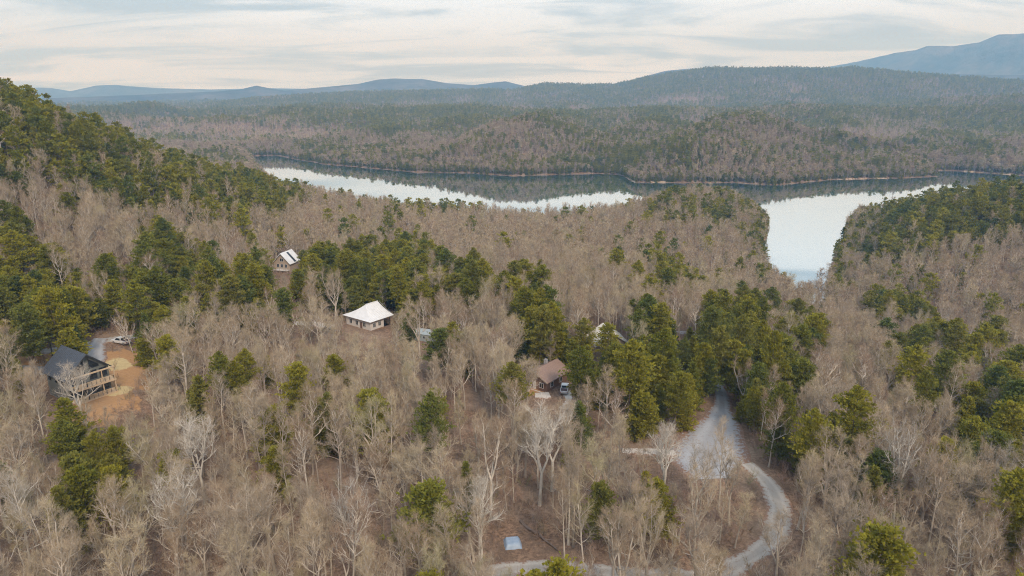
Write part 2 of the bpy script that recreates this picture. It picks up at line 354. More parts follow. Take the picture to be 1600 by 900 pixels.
# ------------------------------------------------------------------ mesh builder and object helpers
def obj(name, me, parent=None, label=None, cat=None, group=None, kind=None):
    o = bpy.data.objects.new(name, me); COL.objects.link(o)
    if parent is not None: o.parent = parent
    for k, v in (('label', label), ('category', cat), ('group', group), ('kind', kind)):
        if v: o[k] = v
    return o
class MB:
    def __init__(s): s.v = []; s.f = []; s.m = []
    def tube(s, pts, rad, n=5, mi=0, cap=False):
        b0 = len(s.v); k = len(pts)
        for i in range(k):
            d = (pts[min(i + 1, k - 1)] - pts[max(i - 1, 0)])
            if d.length < 1e-6: d = Vector((0, 0, 1))
            d.normalize(); a = d.cross(Vector((0.31, 0.95, 0.07)) if abs(d.y) < 0.8 else Vector((1, 0.1, 0))).normalized(); b = d.cross(a)
            for j in range(n):
                th = 2 * math.pi * j / n; s.v.append(tuple(pts[i] + (a * math.cos(th) + b * math.sin(th)) * rad[i]))
        for i in range(k - 1):
            for j in range(n):
                q = b0 + i * n
                s.f.append((q + j, q + (j + 1) % n, q + n + (j + 1) % n, q + n + j)); s.m.append(mi)
        if cap:
            s.f.append(tuple(range(b0 + (k - 1) * n, b0 + k * n))); s.m.append(mi)
    def face(s, pts, mi=0):
        b = len(s.v); s.v += [tuple(p) for p in pts]; s.f.append(tuple(range(b, b + len(pts)))); s.m.append(mi)
    def box(s, lo, hi, mi=0):
        b = len(s.v); (x0, y0, z0), (x1, y1, z1) = lo, hi
        s.v += [(x0,y0,z0),(x1,y0,z0),(x1,y1,z0),(x0,y1,z0),(x0,y0,z1),(x1,y0,z1),(x1,y1,z1),(x0,y1,z1)]
        for q in ((0,3,2,1),(4,5,6,7),(0,1,5,4),(1,2,6,5),(2,3,7,6),(3,0,4,7)):
            s.f.append(tuple(b + i for i in q)); s.m.append(mi)
    def prism(s, poly, d, mi=0):          # poly: 3-D outline, d: extrusion vector
        b = len(s.v); n = len(poly); d = Vector(d)
        s.v += [tuple(Vector(p)) for p in poly] + [tuple(Vector(p) + d) for p in poly]
        s.f.append(tuple(range(b + n - 1, b - 1, -1))); s.m.append(mi)
        s.f.append(tuple(range(b + n, b + 2 * n))); s.m.append(mi)
        for i in range(n):
            j = (i + 1) % n; s.f.append((b + i, b + j, b + n + j, b + n + i)); s.m.append(mi)
    def mesh(s, name, mats, smooth=False):
        me = bpy.data.meshes.new(name); me.from_pydata(s.v, [], s.f)
        for m in (mats if isinstance(mats, (list, tuple)) else [mats]): me.materials.append(m)
        if any(s.m): me.polygons.foreach_set('material_index', s.m)
        if smooth: me.polygons.foreach_set('use_smooth', [True] * len(s.f))
        me.update(); return me

# ------------------------------------------------------------------ measured places on the ground
houseA = ground_at(134, 622); houseB = ground_at(578, 512); houseC = ground_at(446, 424); houseD = ground_at(850, 610); houseE = ground_at(952, 562)
shedF = ground_at(667, 534); tarp = ground_at(801, 851); lot = ground_at(1120, 700)
for (x, y, z), r0, r1 in ((houseA, 9, 18), (houseB, 10, 18), (houseC, 7, 13), (houseD, 9, 16), (houseE, 9, 15), (shedF, 4, 9), (lot, 9, 20)):
    PADS.append((x, y, z, r0, r1))

# ------------------------------------------------------------------ ground: one polar sheet out to the horizon
def build_ground():
    a_f = np.arange(-48, 48.01, 0.16); a_c = np.concatenate([np.arange(-180, -48, 3.0), np.arange(51, 180, 3.0)])
    az = np.radians(np.sort(np.concatenate([a_f, a_c])))
    rr = [6.0]
    while rr[-1] < 12500:
        r = rr[-1]; rr.append(r + (1.6 if r < 160 else 3.5 if 350 < r < 460 or 560 < r < 730 or 890 < r < 1130 else max(1.6, r * 0.0105) if r < 1600 else r * 0.0125))
    rr = np.array(rr); na, nr = len(az), len(rr)
    A, RR = np.meshgrid(az, rr); X = RR * np.sin(A); Y = RR * np.cos(A)
    Z = np.empty_like(X)
    for i in range(0, nr, 40): Z[i:i + 40] = H(X[i:i + 40], Y[i:i + 40])
    co = np.concatenate([[[0, 0, float(H(0.0, 0.0))]], np.stack([X, Y, Z], -1).reshape(-1, 3)])
    i, j = np.meshgrid(np.arange(nr - 1), np.arange(na), indexing='ij')
    q = np.stack([1 + i * na + j, 1 + i * na + (j + 1) % na, 1 + (i + 1) * na + (j + 1) % na, 1 + (i + 1) * na + j], -1).reshape(-1, 4)[:, ::-1]
    tri = np.stack([np.zeros(na, int), 1 + (np.arange(na) + 1) % na, 1 + np.arange(na)], -1)[:, ::-1]
    me = bpy.data.meshes.new('ground'); me.vertices.add(len(co)); me.vertices.foreach_set('co', co.ravel())
    loops = np.concatenate([q.ravel(), tri.ravel()]); me.loops.add(len(loops)); me.loops.foreach_set('vertex_index', loops.astype(np.int32))
    st = np.concatenate([np.arange(len(q)) * 4, len(q) * 4 + np.arange(len(tri)) * 3]).astype(np.int32)
    me.polygons.add(len(st)); me.polygons.foreach_set('loop_start', st)
    me.polygons.foreach_set('use_smooth', np.ones(len(st), bool)); me.update(calc_edges=True); me.validate()
    xx, yy = co[:, 0], co[:, 1]; zone = np.zeros((len(co), 4), np.float32); r = np.hypot(xx, yy)
    nm = r < 1700; sdv = np.full(len(co), 999.0); sdv[nm] = lake_sdn(xx[nm], yy[nm])
    bk = fbm(xx / 60, yy / 60, 91, 3)
    zone[:, 0] = np.clip(1.3 - np.abs(co[:, 2] - 0.5) / 0.9, 0, 1) * (sdv < 8) * np.clip(0.15 + 1.9 * bk, 0, 1)
    for (u, v, rad, ch, st_) in ((195, 592, 9, 1, 1.0), (170, 625, 7, 1, 1.0), (190, 560, 7, 1, .9), (184, 570, 4, 2, .95), (187, 612, 3.2, 2, .9), (820, 606, 6, 1, .8), (835, 585, 5, 1, .6), (55, 562, 6, 1, .8), (850, 865, 8, 2, .22), (800, 870, 6, 2, .25), (150, 640, 8, 1, .7)):
        gx, gy, gz = ground_at(u, v); d = np.hypot(xx - gx, yy - gy) + 0.55 * rad * fbm(xx / 3.2, yy / 3.2, 97, 3)
        zone[:, ch] = np.maximum(zone[:, ch], st_ * (1 - sstep(rad * 0.5, rad * 1.4, d)))
    zone[:, 3] = sstep(4300, 5200, r)
    at = me.color_attributes.new('zone', 'FLOAT_COLOR', 'POINT'); at.data.foreach_set('color', zone.ravel())
    me.materials.append(GROUND)
    return obj('ground', me, kind='structure')
build_ground()

# ------------------------------------------------------------------ lake
def water_mat():
    m, t, p = mat_nodes('lake_water'); o = [n for n in t.nodes if n.type == 'OUTPUT_MATERIAL'][0]
    g = mn(t, 'ShaderNodeNewGeometry'); mp = mn(t, 'ShaderNodeMapping'); mp.inputs['Scale'].default_value = (1, 0.6, 1)
    t.links.new(g.outputs['Position'], mp.inputs[0])
    n1 = m_noise(t, mp.outputs[0], 0.35, 3); n2 = m_noise(t, mp.outputs[0], 0.02, 3)
    p.inputs['Base Color'].default_value = (0.02, 0.085, 0.082, 1); p.inputs['Roughness'].default_value = 0.03; p.inputs['IOR'].default_value = 1.33
    gl = mn(t, 'ShaderNodeBsdfGlossy'); gl.inputs['Roughness'].default_value = 0.03; gl.inputs['Color'].default_value = (0.95, 0.98, 0.98, 1)
    ms = mn(t, 'ShaderNodeMixShader'); ms.inputs[0].default_value = 0.72
    bm = mn(t, 'ShaderNodeBump'); bm.inputs['Distance'].default_value = 0.05
    t.links.new(m_range(t, n2, 0.45, 0.62, 0.02, 0.10), bm.inputs['Strength'])
    t.links.new(n1, bm.inputs['Height'])
    t.links.new(bm.outputs[0], p.inputs['Normal']); t.links.new(bm.outputs[0], gl.inputs['Normal'])
    t.links.new(p.outputs[0], ms.inputs[1]); t.links.new(gl.outputs[0], ms.inputs[2]); t.links.new(ms.outputs[0], o.inputs[0])
    return m
b = MB(); b.face([(-560, 360, 0), (1540, 360, 0), (1540, 1420, 0), (-560, 1420, 0)]); obj('lake', b.mesh('lake', water_mat()), kind='structure')

# ------------------------------------------------------------------ roads, drives and lots draped on the ground
ROADS = []
def road(name, pix, widths, m, lift=0.10):
    pw = [ground_at(*p)[:2] for p in pix]
    c = []; wd = []
    for i in range(len(pw) - 1):                      # Catmull-Rom
        p0, p1, p2, p3 = (np.array(pw[max(0, min(len(pw) - 1, i + k))]) for k in (-1, 0, 1, 2))
        n = max(2, int(np.hypot(*(p2 - p1)) / 1.0))
        for k in range(n):
            t = k / n; c.append(0.5 * (2 * p1 + (p2 - p0) * t + (2 * p0 - 5 * p1 + 4 * p2 - p3) * t * t + (3 * p1 - p0 - 3 * p2 + p3) * t**3))
            wd.append(widths[i] * (1 - t) + widths[i + 1] * t)
    c = np.array(c); wd = np.array(wd); tg = np.gradient(c, axis=0); tg /= np.linalg.norm(tg, axis=1)[:, None] + 1e-9
    nrm = np.stack([-tg[:, 1], tg[:, 0]], -1); K = 11 if max(widths) < 8 else 45; b = MB()
    e = np.stack([fbm(c[:, 0] / 5, c[:, 1] / 5, 7, 2), fbm(c[:, 0] / 5 + 40, c[:, 1] / 5, 8, 2)], -1)
    V = []
    for k in range(K):
        s = k / (K - 1) * 2 - 1
        off = s * (wd / 2 * 1.1 + 0.9 * (e[:, 0] if s > 0 else e[:, 1]))
        xy = c + nrm * off[:, None]; z = H(xy[:, 0], xy[:, 1]) + lift * (1 if abs(s) < 0.97 else -0.4)
        V.append(np.c_[xy, z])
    V = np.array(V).transpose(1, 0, 2); b.v = [tuple(q) for q in V.reshape(-1, 3)]
    for i in range(len(c) - 1):
        for k in range(K - 1): b.f.append((i * K + k, i * K + k + 1, (i + 1) * K + k + 1, (i + 1) * K + k)); b.m.append(0)
    me = b.mesh(name, m, True); a_ = me.attributes.new('across', 'FLOAT', 'POINT')
    a_.data.foreach_set('value', np.tile(np.linspace(-1, 1, K), len(c)).astype(np.float32)); ROADS.append((c, wd)); return obj(name, me, kind='structure')
road('gravel_lot', [(1122,600),(1128,640),(1122,668),(1112,700),(1105,728),(1118,752)], [3.2,4.5,10,15.5,15,7], GRAVEL)
road('gravel_road', [(1165,725),(1205,765),(1218,810),(1200,850),(1160,880),(1100,900),(1020,903),(930,893),(860,888),(800,890),(730,905)], [4,4.2,4.6,4.6,4.4,4.2,4.2,4.2,4.4,4.4,4], GRAVEL_TAN, 0.13)
road('concrete_drive', [(972,706),(1010,706.5),(1060,707)], [3,3.1,3], CONCRETE, 0.16)
road('dirt_road', [(0,556),(45,550),(100,546),(160,534),(215,526),(260,524)], [4,4,3.8,3.6,3.6,3.2], GRAVEL_TAN, 0.11)
road('house_drive', [(158,530),(150,545),(146,562),(152,580)], [3.5,5,5.5,4], GRAVEL, 0.15)
road('lower_drive', [(30,575),(60,580),(80,585)], [4,5,4], GRAVEL, 0.12)
road('parking_pad', [(462,505),(490,506),(520,514)], [5,5.5,5], CONCRETE, 0.13)
road('turning_circle', [(1060,521),(1078,521),(1098,520)], [5,7,5], GRAVEL, 0.13)

# ------------------------------------------------------------------ tree meshes
def V3(x, y, z): return Vector((x, y, z))
def grow(rd, p, d, ln, n, up=0.15, wob=0.18):
    pts = [p.copy()]; d = d.normalized()
    for i in range(n):
        d = (d + V3(rd.gauss(0, wob), rd.gauss(0, wob), up + rd.gauss(0, wob * 0.6))).normalized()
        p = p + d * (ln / n); pts.append(p.copy())
    return pts
def along(pts, t):
    k = t * (len(pts) - 1); i = min(int(k), len(pts) - 2); f = k - i
    return pts[i].lerp(pts[i + 1], f), (pts[i + 1] - pts[i]).normalized()
def side_dir(rd, d, ang):
    a = d.orthogonal().normalized(); b = d.cross(a); th = rd.uniform(0, 6.283)
    return (d * math.cos(ang) + (a * math.cos(th) + b * math.sin(th)) * math.sin(ang)).normalized()
def blade(mb, rd, p, d, ln, wd, mi=0):
    s = d.cross(V3(rd.gauss(0, 1), rd.gauss(0, 1), rd.gauss(0, 1))).normalized() * wd * 0.5
    mb.face([p - s, p + s, p + d * ln], mi)
def bare_tree(seed, ht, cbase, spread, forks=1, lod=0, lean=0.0, limbs=15, tw=1.0):
    """returns trunk and crown builders; lod 0 fine, 1 middle, 2 far"""
    rd = random.Random(seed); T, C = MB(), MB()
    r0 = 0.0125 * ht * (1 + 0.25 * (forks > 1)); trunk = grow(rd, V3(0, 0, -0.6), V3(lean, lean * 0.4, 1), (ht * 0.86 + 0.6) if forks == 1 else ht * 0.34, 9 if forks == 1 else 4, 0.25, 0.05)
    leaders = []
    if forks == 1:
        leaders.append((trunk, r0, 0.025, cbase)); rads = [r0 * 1.35] + [r0 * (1 - 0.9 * (i / 9)**0.9) for i in range(1, 10)]
        T.tube(trunk, rads, 6 if lod == 0 else 3)
    else:
        T.tube(trunk, [r0 * 1.35, r0, r0 * 0.95, r0 * 0.9, r0 * 0.85], 6 if lod == 0 else 3)
        for k in range(forks):
            th = 6.283 * k / forks + rd.uniform(-.5, .5); sp = rd.uniform(0.28, 0.5)
            ld = grow(rd, trunk[-1], V3(math.cos(th) * sp, math.sin(th) * sp, 1), ht * rd.uniform(0.5, 0.62), 7, 0.22, 0.09)
            T.tube(ld, [r0 * 0.72 * (1 - 0.88 * i / 7) for i in range(8)], 5 if lod == 0 else 3)
            leaders.append((ld, r0 * 0.72, 0.02, 0.18))
    nl = max(5, int(limbs / len(leaders) * (1.25 if forks > 1 else 1))); ang = rd.uniform(0, 6)
    for ld, ra, rb, cb0 in leaders:
        for k in range(nl):
            t = cb0 + (0.985 - cb0) * ((k + rd.random() * 0.8) / nl); p, d0 = along(ld, t); ang += 2.4 + rd.uniform(-.5, .5)
            u = (t - cb0) / (1 - cb0); prof = (0.55 + 0.45 * math.sin(min(1, u * 1.15 + 0.25) * math.pi)) if forks == 1 else (1 - 0.5 * u)
            ln = spread * prof * rd.uniform(0.75, 1.15); el = R(rd.uniform(40, 64) - 28 * u)
            d = V3(math.cos(ang) * math.sin(el), math.sin(ang) * math.sin(el), math.cos(el))
            pts = grow(rd, p, d, ln, 5 if lod < 2 else 2, 0.10, 0.16)
            rl = min(ra * (1 - 0.9 * t) * 0.8 + 0.02, 0.035 + 0.015 * ln)
            if lod == 0: C.tube(pts, [rl * (1 - 0.8 * i / 5) for i in range(6)], 4)
            elif lod == 1: C.tube(pts[::2] + [pts[-1]], [rl * 1.1, rl * 0.8, rl * 0.5, rl * 0.3], 3)
            else: blade(C, rd, p, (pts[-1] - p).normalized(), ln, 0.5)
            ns = (8, 6, 5)[lod]
            for j in range(ns):
                q, dq = along(pts, rd.uniform(0.22, 1.0)); d2 = (side_dir(rd, dq, R(rd.uniform(25, 55))) + V3(0, 0, 0.25)).normalized()
                l2 = ln * rd.uniform(0.28, 0.5)
                if lod == 2: blade(C, rd, q, d2, l2 * 1.3, 0.7, 1); continue
                p2 = grow(rd, q, d2, l2, 3, 0.1, 0.2)
                if lod == 0: C.tube(p2, [rl * 0.42, rl * 0.34, rl * 0.24, rl * 0.1], 3)
                else: blade(C, rd, q, d2, l2, 0.10, 0)
                for i in range((7, 5)[lod]):
                    q3, d3 = along(p2, rd.uniform(0.15, 1.0)); dd = (side_dir(rd, d3, R(rd.uniform(20, 55))) + V3(0, 0, 0.2)).normalized()
                    l3 = rd.uniform(0.6, 1.5) * (ht / 20)
                    if lod == 1: blade(C, rd, q3, dd, l3 * 1.3, 0.105 * tw, 1); continue
                    blade(C, rd, q3, dd, l3, 0.034 * tw, 1)
                    for h in range(3):
                        q4 = q3 + dd * l3 * rd.uniform(0.2, 0.95); blade(C, rd, q4, side_dir(rd, dd, R(rd.uniform(20, 50))), rd.uniform(0.35, 0.9), 0.021 * tw, 1)
    return T, C
def tuft(mb, rd, p, d, s, n=3, mi=0):
    for i in range(n):
        a = (d + V3(rd.gauss(0, .5), rd.gauss(0, .5), rd.gauss(0, .35))).normalized()
        b = a.cross(V3(rd.gauss(0, 1), rd.gauss(0, 1), rd.gauss(0, 1))).normalized() * s * 0.34
        q = p + V3(rd.gauss(0, s * .3), rd.gauss(0, s * .3), rd.gauss(0, s * .2)); e = q + a * s
        mb.face([q - b * 0.5, q + b * 0.5, e + b, e - b], mi)
def pine_tree(seed, ht, cbase, spread, lod=0, cone=0.5, whorls=12, droop=0.0, top=0.25):
    rd = random.Random(seed); T, C = MB(), MB(); r0 = 0.0095 * ht
    tr = grow(rd, V3(0, 0, -0.6), V3(rd.gauss(0, .03), rd.gauss(0, .03), 1), ht + 0.6, 8, 0.3, 0.03)
    T.tube(tr, [r0 * 1.3] + [r0 * (1 - 0.93 * i / 8) for i in range(1, 9)], (6, 4, 3)[lod])
    ang = 0
    wn = (whorls, max(6, whorls * 2 // 3), 6)[lod]
    for k in range(wn):
        u = (k + rd.uniform(-.3, .3)) / (wn - 1) if k else 0; u = min(max(u, 0), 1); t = cbase + (0.985 - cbase) * u; p, _ = along(tr, t)
        prof = (1 - u)**cone * (0.55 + 0.45 * min(1, u / 0.25)) + top * 0.25
        nb = (rd.choice((5, 6, 6)), 4, 3)[lod]
        for j in range(nb):
            ang += 6.283 / nb + rd.uniform(-.45, .45); ln = spread * prof * rd.uniform(0.6, 1.2)
            d = V3(math.cos(ang), math.sin(ang), rd.uniform(-0.1, 0.25) + 0.55 * u - droop)
            pts = grow(rd, p, d, ln, 3, 0.06, 0.10)
            if lod == 0: C.tube(pts, [0.05, 0.04, 0.03, 0.015], 3, 1)
            nt_ = (max(6, int(7 + ln * 6.5)), max(3, int(3 + ln * 1.6)), 3)[lod]; s = (0.48, 1.0, 2.1)[lod]
            for i in range(nt_):
                q, dq = along(pts, rd.uniform(0.22, 1.0)); w_ = (0.16 + 0.12 * ln)
                q = q + V3(rd.gauss(0, w_), rd.gauss(0, w_), rd.gauss(0.06, 0.12) * (1 + lod))
                tuft(C, rd, q, (dq + V3(0, 0, 0.35)).normalized(), s * rd.uniform(0.7, 1.2), (3, 3, 2)[lod])
    p = tr[-1]
    for i in range((6, 3, 2)[lod]): tuft(C, rd, p + V3(rd.gauss(0, .2), rd.gauss(0, .2), -rd.random() * 0.8), V3(0, 0, 1), (0.6, 1.0, 1.8)[lod])
    return T, C

BARE_SPECS = [  # name, word, args
 ('tall_straight', dict(ht=21, cbase=0.42, spread=4.6, limbs=17)), ('tall_straight', dict(ht=23, cbase=0.5, spread=4.2, limbs=16, lean=0.05)),
 ('forked', dict(ht=19, cbase=0.4, spread=4.4, forks=2, limbs=18)), ('forked', dict(ht=20, cbase=0.4, spread=4.2, forks=3, limbs=20)),
 ('wide_crowned', dict(ht=17, cbase=0.3, spread=6.2, limbs=18)), ('wide_crowned', dict(ht=18, cbase=0.3, spread=5.6, forks=4, limbs=24)),
 ('slender', dict(ht=15, cbase=0.35, spread=2.9, limbs=15)), ('slender', dict(ht=18, cbase=0.5, spread=2.8, limbs=13, lean=0.08))]
PINE_SPECS = [
 ('tall_open', dict(ht=22, cbase=0.45, spread=4.9, cone=0.5, whorls=11)), ('tall_open', dict(ht=20, cbase=0.38, spread=4.8, cone=0.45, whorls=12, top=0.5)),
 ('bushy', dict(ht=16, cbase=0.22, spread=5.2, cone=0.55, whorls=13)), ('bushy', dict(ht=15, cbase=0.15, spread=4.8, cone=0.65, whorls=13, droop=0.1)),
 ('conical', dict(ht=14, cbase=0.05, spread=4.0, cone=0.85, whorls=15, droop=0.12)), ('conical', dict(ht=11, cbase=0.04, spread=3.6, cone=0.8, whorls=13, droop=0.05))]
BARE0, PINE0 = [], []
for i, (wd_, kw) in enumerate(BARE_SPECS):
    T, C = bare_tree(100 + i, **kw); BARE0.append((wd_, T.mesh('bare_trunk', BARK, True), C.mesh('bare_crown', [BARK, TWIG]), kw['ht']))
for i, (wd_, kw) in enumerate(PINE_SPECS):
    T, C = pine_tree(200 + i, **kw); PINE0.append((wd_, T.mesh('pine_trunk', PBARK, True), C.mesh('pine_crown', [NEEDLE, PBARK]), kw['ht']))
def joined(T, C, mats, name, tm, cm):
    b = MB(); b.v = T.v + C.v; o = len(T.v); b.f = T.f + [tuple(q + o for q in f) for f in C.f]
    b.m = [tm] * len(T.f) + [cm[q] for q in C.m]; return b.mesh(name, mats)
def proto_collection(name, meshes):
    c = bpy.data.collections.new(name)
    for i, me in enumerate(meshes): c.objects.link(bpy.data.objects.new(f'{name}_{i:02d}', me))
    return c
BM, PM = [BARK, TWIG], [NEEDLE, PBARK]
def lodset(kind, lod):
    out = []; tw = 3.0 if lod == 3 else 1.0; lod = 1 if lod == 3 else lod
    for i, (wd_, kw) in enumerate(BARE_SPECS if kind == 'bare' else PINE_SPECS):
        if kind == 'bare': T, C = bare_tree(300 + i, lod=lod, tw=tw, **kw); out.append(joined(T, C, BM, f'bare_{lod}', 0, (0, 1)))
        else: T, C = pine_tree(400 + i, lod=lod, **kw); out.append(joined(T, C, PM, f'pine_{lod}', 1, (0, 1)))
    return out
PROTO = {('bare', l): proto_collection(f'protobare{l}', lodset('bare', l)) for l in (0, 1, 2, 3)}
PROTO.update({('pine', l): proto_collection(f'protopine{l}', lodset('pine', l)) for l in (0, 1, 2, 3)})
def brush_mesh(seed):
    rd = random.Random(seed); b = MB()
    for k in range(7):
        th = rd.uniform(0, 6.28); p = V3(math.cos(th) * .3, math.sin(th) * .3, -0.1); d = V3(math.cos(th) * .5, math.sin(th) * .5, 1)
        pts = grow(rd, p, d, rd.uniform(1.6, 3.6), 3, 0.1, 0.15); b.tube(pts, [.03, .024, .016, .006], 3)
        for i in range(14):
            q, dq = along(pts, rd.uniform(.2, 1)); dd = side_dir(rd, dq, R(rd.uniform(20, 60))); l = rd.uniform(.3, 1.0); blade(b, rd, q, dd, l, .035)
            for h in range(2): blade(b, rd, q + dd * l * rd.random(), side_dir(rd, dd, .7), rd.uniform(.2, .5), .025)
    return b.mesh('brush', BRUSH)
PROTO[('brush', 0)] = proto_collection('protobrush', [brush_mesh(500 + i) for i in range(5)])

def scatter(name, xyz, rot, scl, idx, coll, label, cat, parent=None):
    rs = np.random.default_rng(len(xyz)); nn = len(xyz); rot = np.c_[rs.normal(0, .045, nn), rs.normal(0, .045, nn), rot]; wf = rs.uniform(.82, 1.2, nn); scl = np.c_[scl * wf, scl * wf, scl]
    me = bpy.data.meshes.new(name); me.vertices.add(len(xyz)); me.vertices.foreach_set('co', np.asarray(xyz, np.float32).ravel())
    for an, ty, dat in (('yaw', 'FLOAT_VECTOR', rot), ('size', 'FLOAT_VECTOR', scl), ('pick', 'INT', idx)):
        a = me.attributes.new(an, ty, 'POINT'); a.data.foreach_set('vector' if ty == 'FLOAT_VECTOR' else 'value', np.asarray(dat, np.float32 if ty != 'INT' else np.int32).ravel())
    o = obj(name, me, parent=parent, label=label, cat=cat, kind='stuff')
    g = bpy.data.node_groups.new(name, 'GeometryNodeTree'); g.interface.new_socket('Geometry', in_out='INPUT', socket_type='NodeSocketGeometry'); g.interface.new_socket('Geometry', in_out='OUTPUT', socket_type='NodeSocketGeometry')
    n = g.nodes; gi = n.new('NodeGroupInput'); go = n.new('NodeGroupOutput'); ip = n.new('GeometryNodeInstanceOnPoints'); ci = n.new('GeometryNodeCollectionInfo')
    ci.inputs['Collection'].default_value = coll; ci.inputs['Separate Children'].default_value = True; ci.inputs['Reset Children'].default_value = True
    def na(nm, ty):
        q = n.new('GeometryNodeInputNamedAttribute'); q.data_type = ty; q.inputs[0].default_value = nm; return q.outputs[0]
    g.links.new(gi.outputs[0], ip.inputs['Points']); g.links.new(ci.outputs[0], ip.inputs['Instance']); ip.inputs['Pick Instance'].default_value = True
    g.links.new(na('pick', 'INT'), ip.inputs['Instance Index']); er = n.new('FunctionNodeEulerToRotation'); g.links.new(na('yaw', 'FLOAT_VECTOR'), er.inputs[0]); g.links.new(er.outputs[0], ip.inputs['Rotation']); g.links.new(na('size', 'FLOAT_VECTOR'), ip.inputs['Scale'])
    g.links.new(ip.outputs[0], go.inputs[0])
    md = o.modifiers.new('scatter', 'NODES'); md.node_group = g; return o

# ------------------------------------------------------------------ where trees stand
def jgrid(x0, x1, y0, y1, s, j=0.46):
    gx, gy = np.meshgrid(np.arange(x0, x1, s), np.arange(y0, y1, s)); gx = gx + (np.arange(gx.shape[0])[:, None] % 2) * s * 0.5
    n = gx.size; return gx.ravel() + rng.uniform(-j, j, n) * s, gy.ravel() + rng.uniform(-j, j, n) * s
def road_dist(x, y):
    d = np.full(x.shape, 1e9)
    for c, wd in ROADS:
        for (cx, cy), ww in zip(c[::2], wd[::2]): d = np.minimum(d, np.hypot(x - cx, y - cy) - ww * 0.5)
    return d
CLEAR = []
def clear_px(u, v, r): gx, gy, gz = ground_at(u, v); CLEAR.append((gx, gy, r))
for (x, y, z), r in ((houseA, 9), (houseB, 9), (houseC, 6), (houseD, 8.5), (houseE, 7), (shedF, 4.5), (tarp, 3.5)): CLEAR.append((x, y, r))
for u, v, r in ((150,636,5),(125,640,6),(195,590,6),(175,612,5),(185,562,5),(160,560,5),(560,520,5),(600,522,6),(590,535,4),(820,602,5),(850,625,5),(880,618,5),(880,640,4),(860,870,4),(820,868,4),(440,438,4),(668,545,4),(951,560,3),(640,520,3),(470,512,4),(512,522,4),(188,536,3.5)): clear_px(u, v, r)
def keep_land(x, y, rd=0.6):
    k = (lake_sdn(x, y) > 0.8)
    nr = np.hypot(x, y) < 420
    if nr.any():
        kk = road_dist(x[nr], y[nr]) > rd
        for cx, cy, r in CLEAR: kk &= np.hypot(x[nr] - cx, y[nr] - cy) > r
        k[nr] &= kk
    return k
# viewshed along each bearing (with a generous margin) so that nothing is planted behind the ridges
_va = np.radians(np.arange(-50, 50.01, 0.25)); _vr = np.concatenate([np.arange(60, 1500, 6), np.geomspace(1500, 5600, 260)])
_A, _R2 = np.meshgrid(_va, _vr, indexing='ij'); _hx, _hy = _R2 * np.sin(_A), _R2 * np.cos(_A)
_hh = H(_hx, _hy); _el = (np.where(_hh > 0.1, _hh + 7, 0) - CAM_Z) / _R2; _cm = np.maximum.accumulate(_el, 1)
def seen(x, y, h, top=26, margin=10):
    r = np.hypot(x, y); ia = np.clip(np.round((np.arctan2(x, y) - _va[0]) / (_va[1] - _va[0])).astype(int), 0, len(_va) - 1)
    ir = np.clip(np.searchsorted(_vr, r - 25) - 1, 0, len(_vr) - 1)
    return (h + top + margin - CAM_Z) / r > _cm[ia, ir]

PINES = [(60,210,95,60,.8),(150,255,95,42,.8),(250,285,110,38,.8),(380,300,90,38,.72),(330,320,60,30,.5),(20,150,50,30,.9),(100,190,60,30,.85),(20,260,40,30,.6),
 (450,275,60,15,.5),(520,282,45,12,.6),(600,303,70,12,.65),(700,324,70,9,.55),(880,322,34,8,.75),(640,315,40,10,.5),
 (40,395,60,60,.6),(50,480,85,55,.92),(150,455,60,50,.72),(250,410,60,48,.85),(310,440,45,40,.45),(390,452,36,26,.97),(225,485,45,45,.85),(280,385,40,25,.6),(395,298,26,34,.9),(100,510,70,30,.8),(30,540,40,20,.5),
 (500,420,52,26,.97),(560,422,42,32,.97),(620,430,46,38,.95),(650,395,32,30,.55),(735,440,28,28,1),(690,425,12,20,.9),(830,470,30,25,.75),(810,450,25,25,.75),(840,512,36,40,.92),
 (900,555,50,36,.97),(960,552,50,36,.97),(1040,500,30,20,.8),(988,513,15,14,.9),(1050,590,66,56,1),(1020,560,60,40,.92),(1140,530,60,48,.95),(1180,570,50,45,.9),(1232,590,30,40,.75),(1065,440,35,20,.8),(1035,405,25,18,.6),
 (1150,330,60,28,.55),(1100,325,90,22,.5),(1192,375,22,55,.6),(850,600,13,18,1),(912,625,12,18,.9),(890,678,16,24,.9),(790,625,22,24,.6),
 (1250,520,32,34,.85),(1400,482,42,15,.92),(1452,492,22,12,.9),(1440,540,32,26,.55),(1530,545,55,25,.65),(1500,580,50,30,.4),
 (1500,325,150,38,.82),(1400,358,100,40,.68),(1300,400,75,40,.55),(1600,320,70,45,.9),(1280,680,66,42,.9),(1235,655,30,25,.7),(1480,618,40,26,.7),(1560,640,60,60,.85),(1592,770,30,50,.85),(1500,700,45,40,.4),(1440,740,40,30,.35),(1580,720,30,40,.75),(1485,888,26,14,1),
 (150,720,45,36,.97),(110,740,30,50,.75),(110,682,34,24,.85),(85,790,24,20,.6),(310,800,18,30,.5),(510,630,18,25,.4),(370,590,20,25,.5),(330,620,20,20,.4),(270,548,18,18,.4),(1540,650,40,30,.5)]
GAPS = [(620,880,120,40),(750,770,45,60),(905,760,60,45),(1010,740,40,30),(560,800,60,40),(740,690,60,50),(830,830,55,40),(1010,780,80,30)]   # open leaf-covered floor
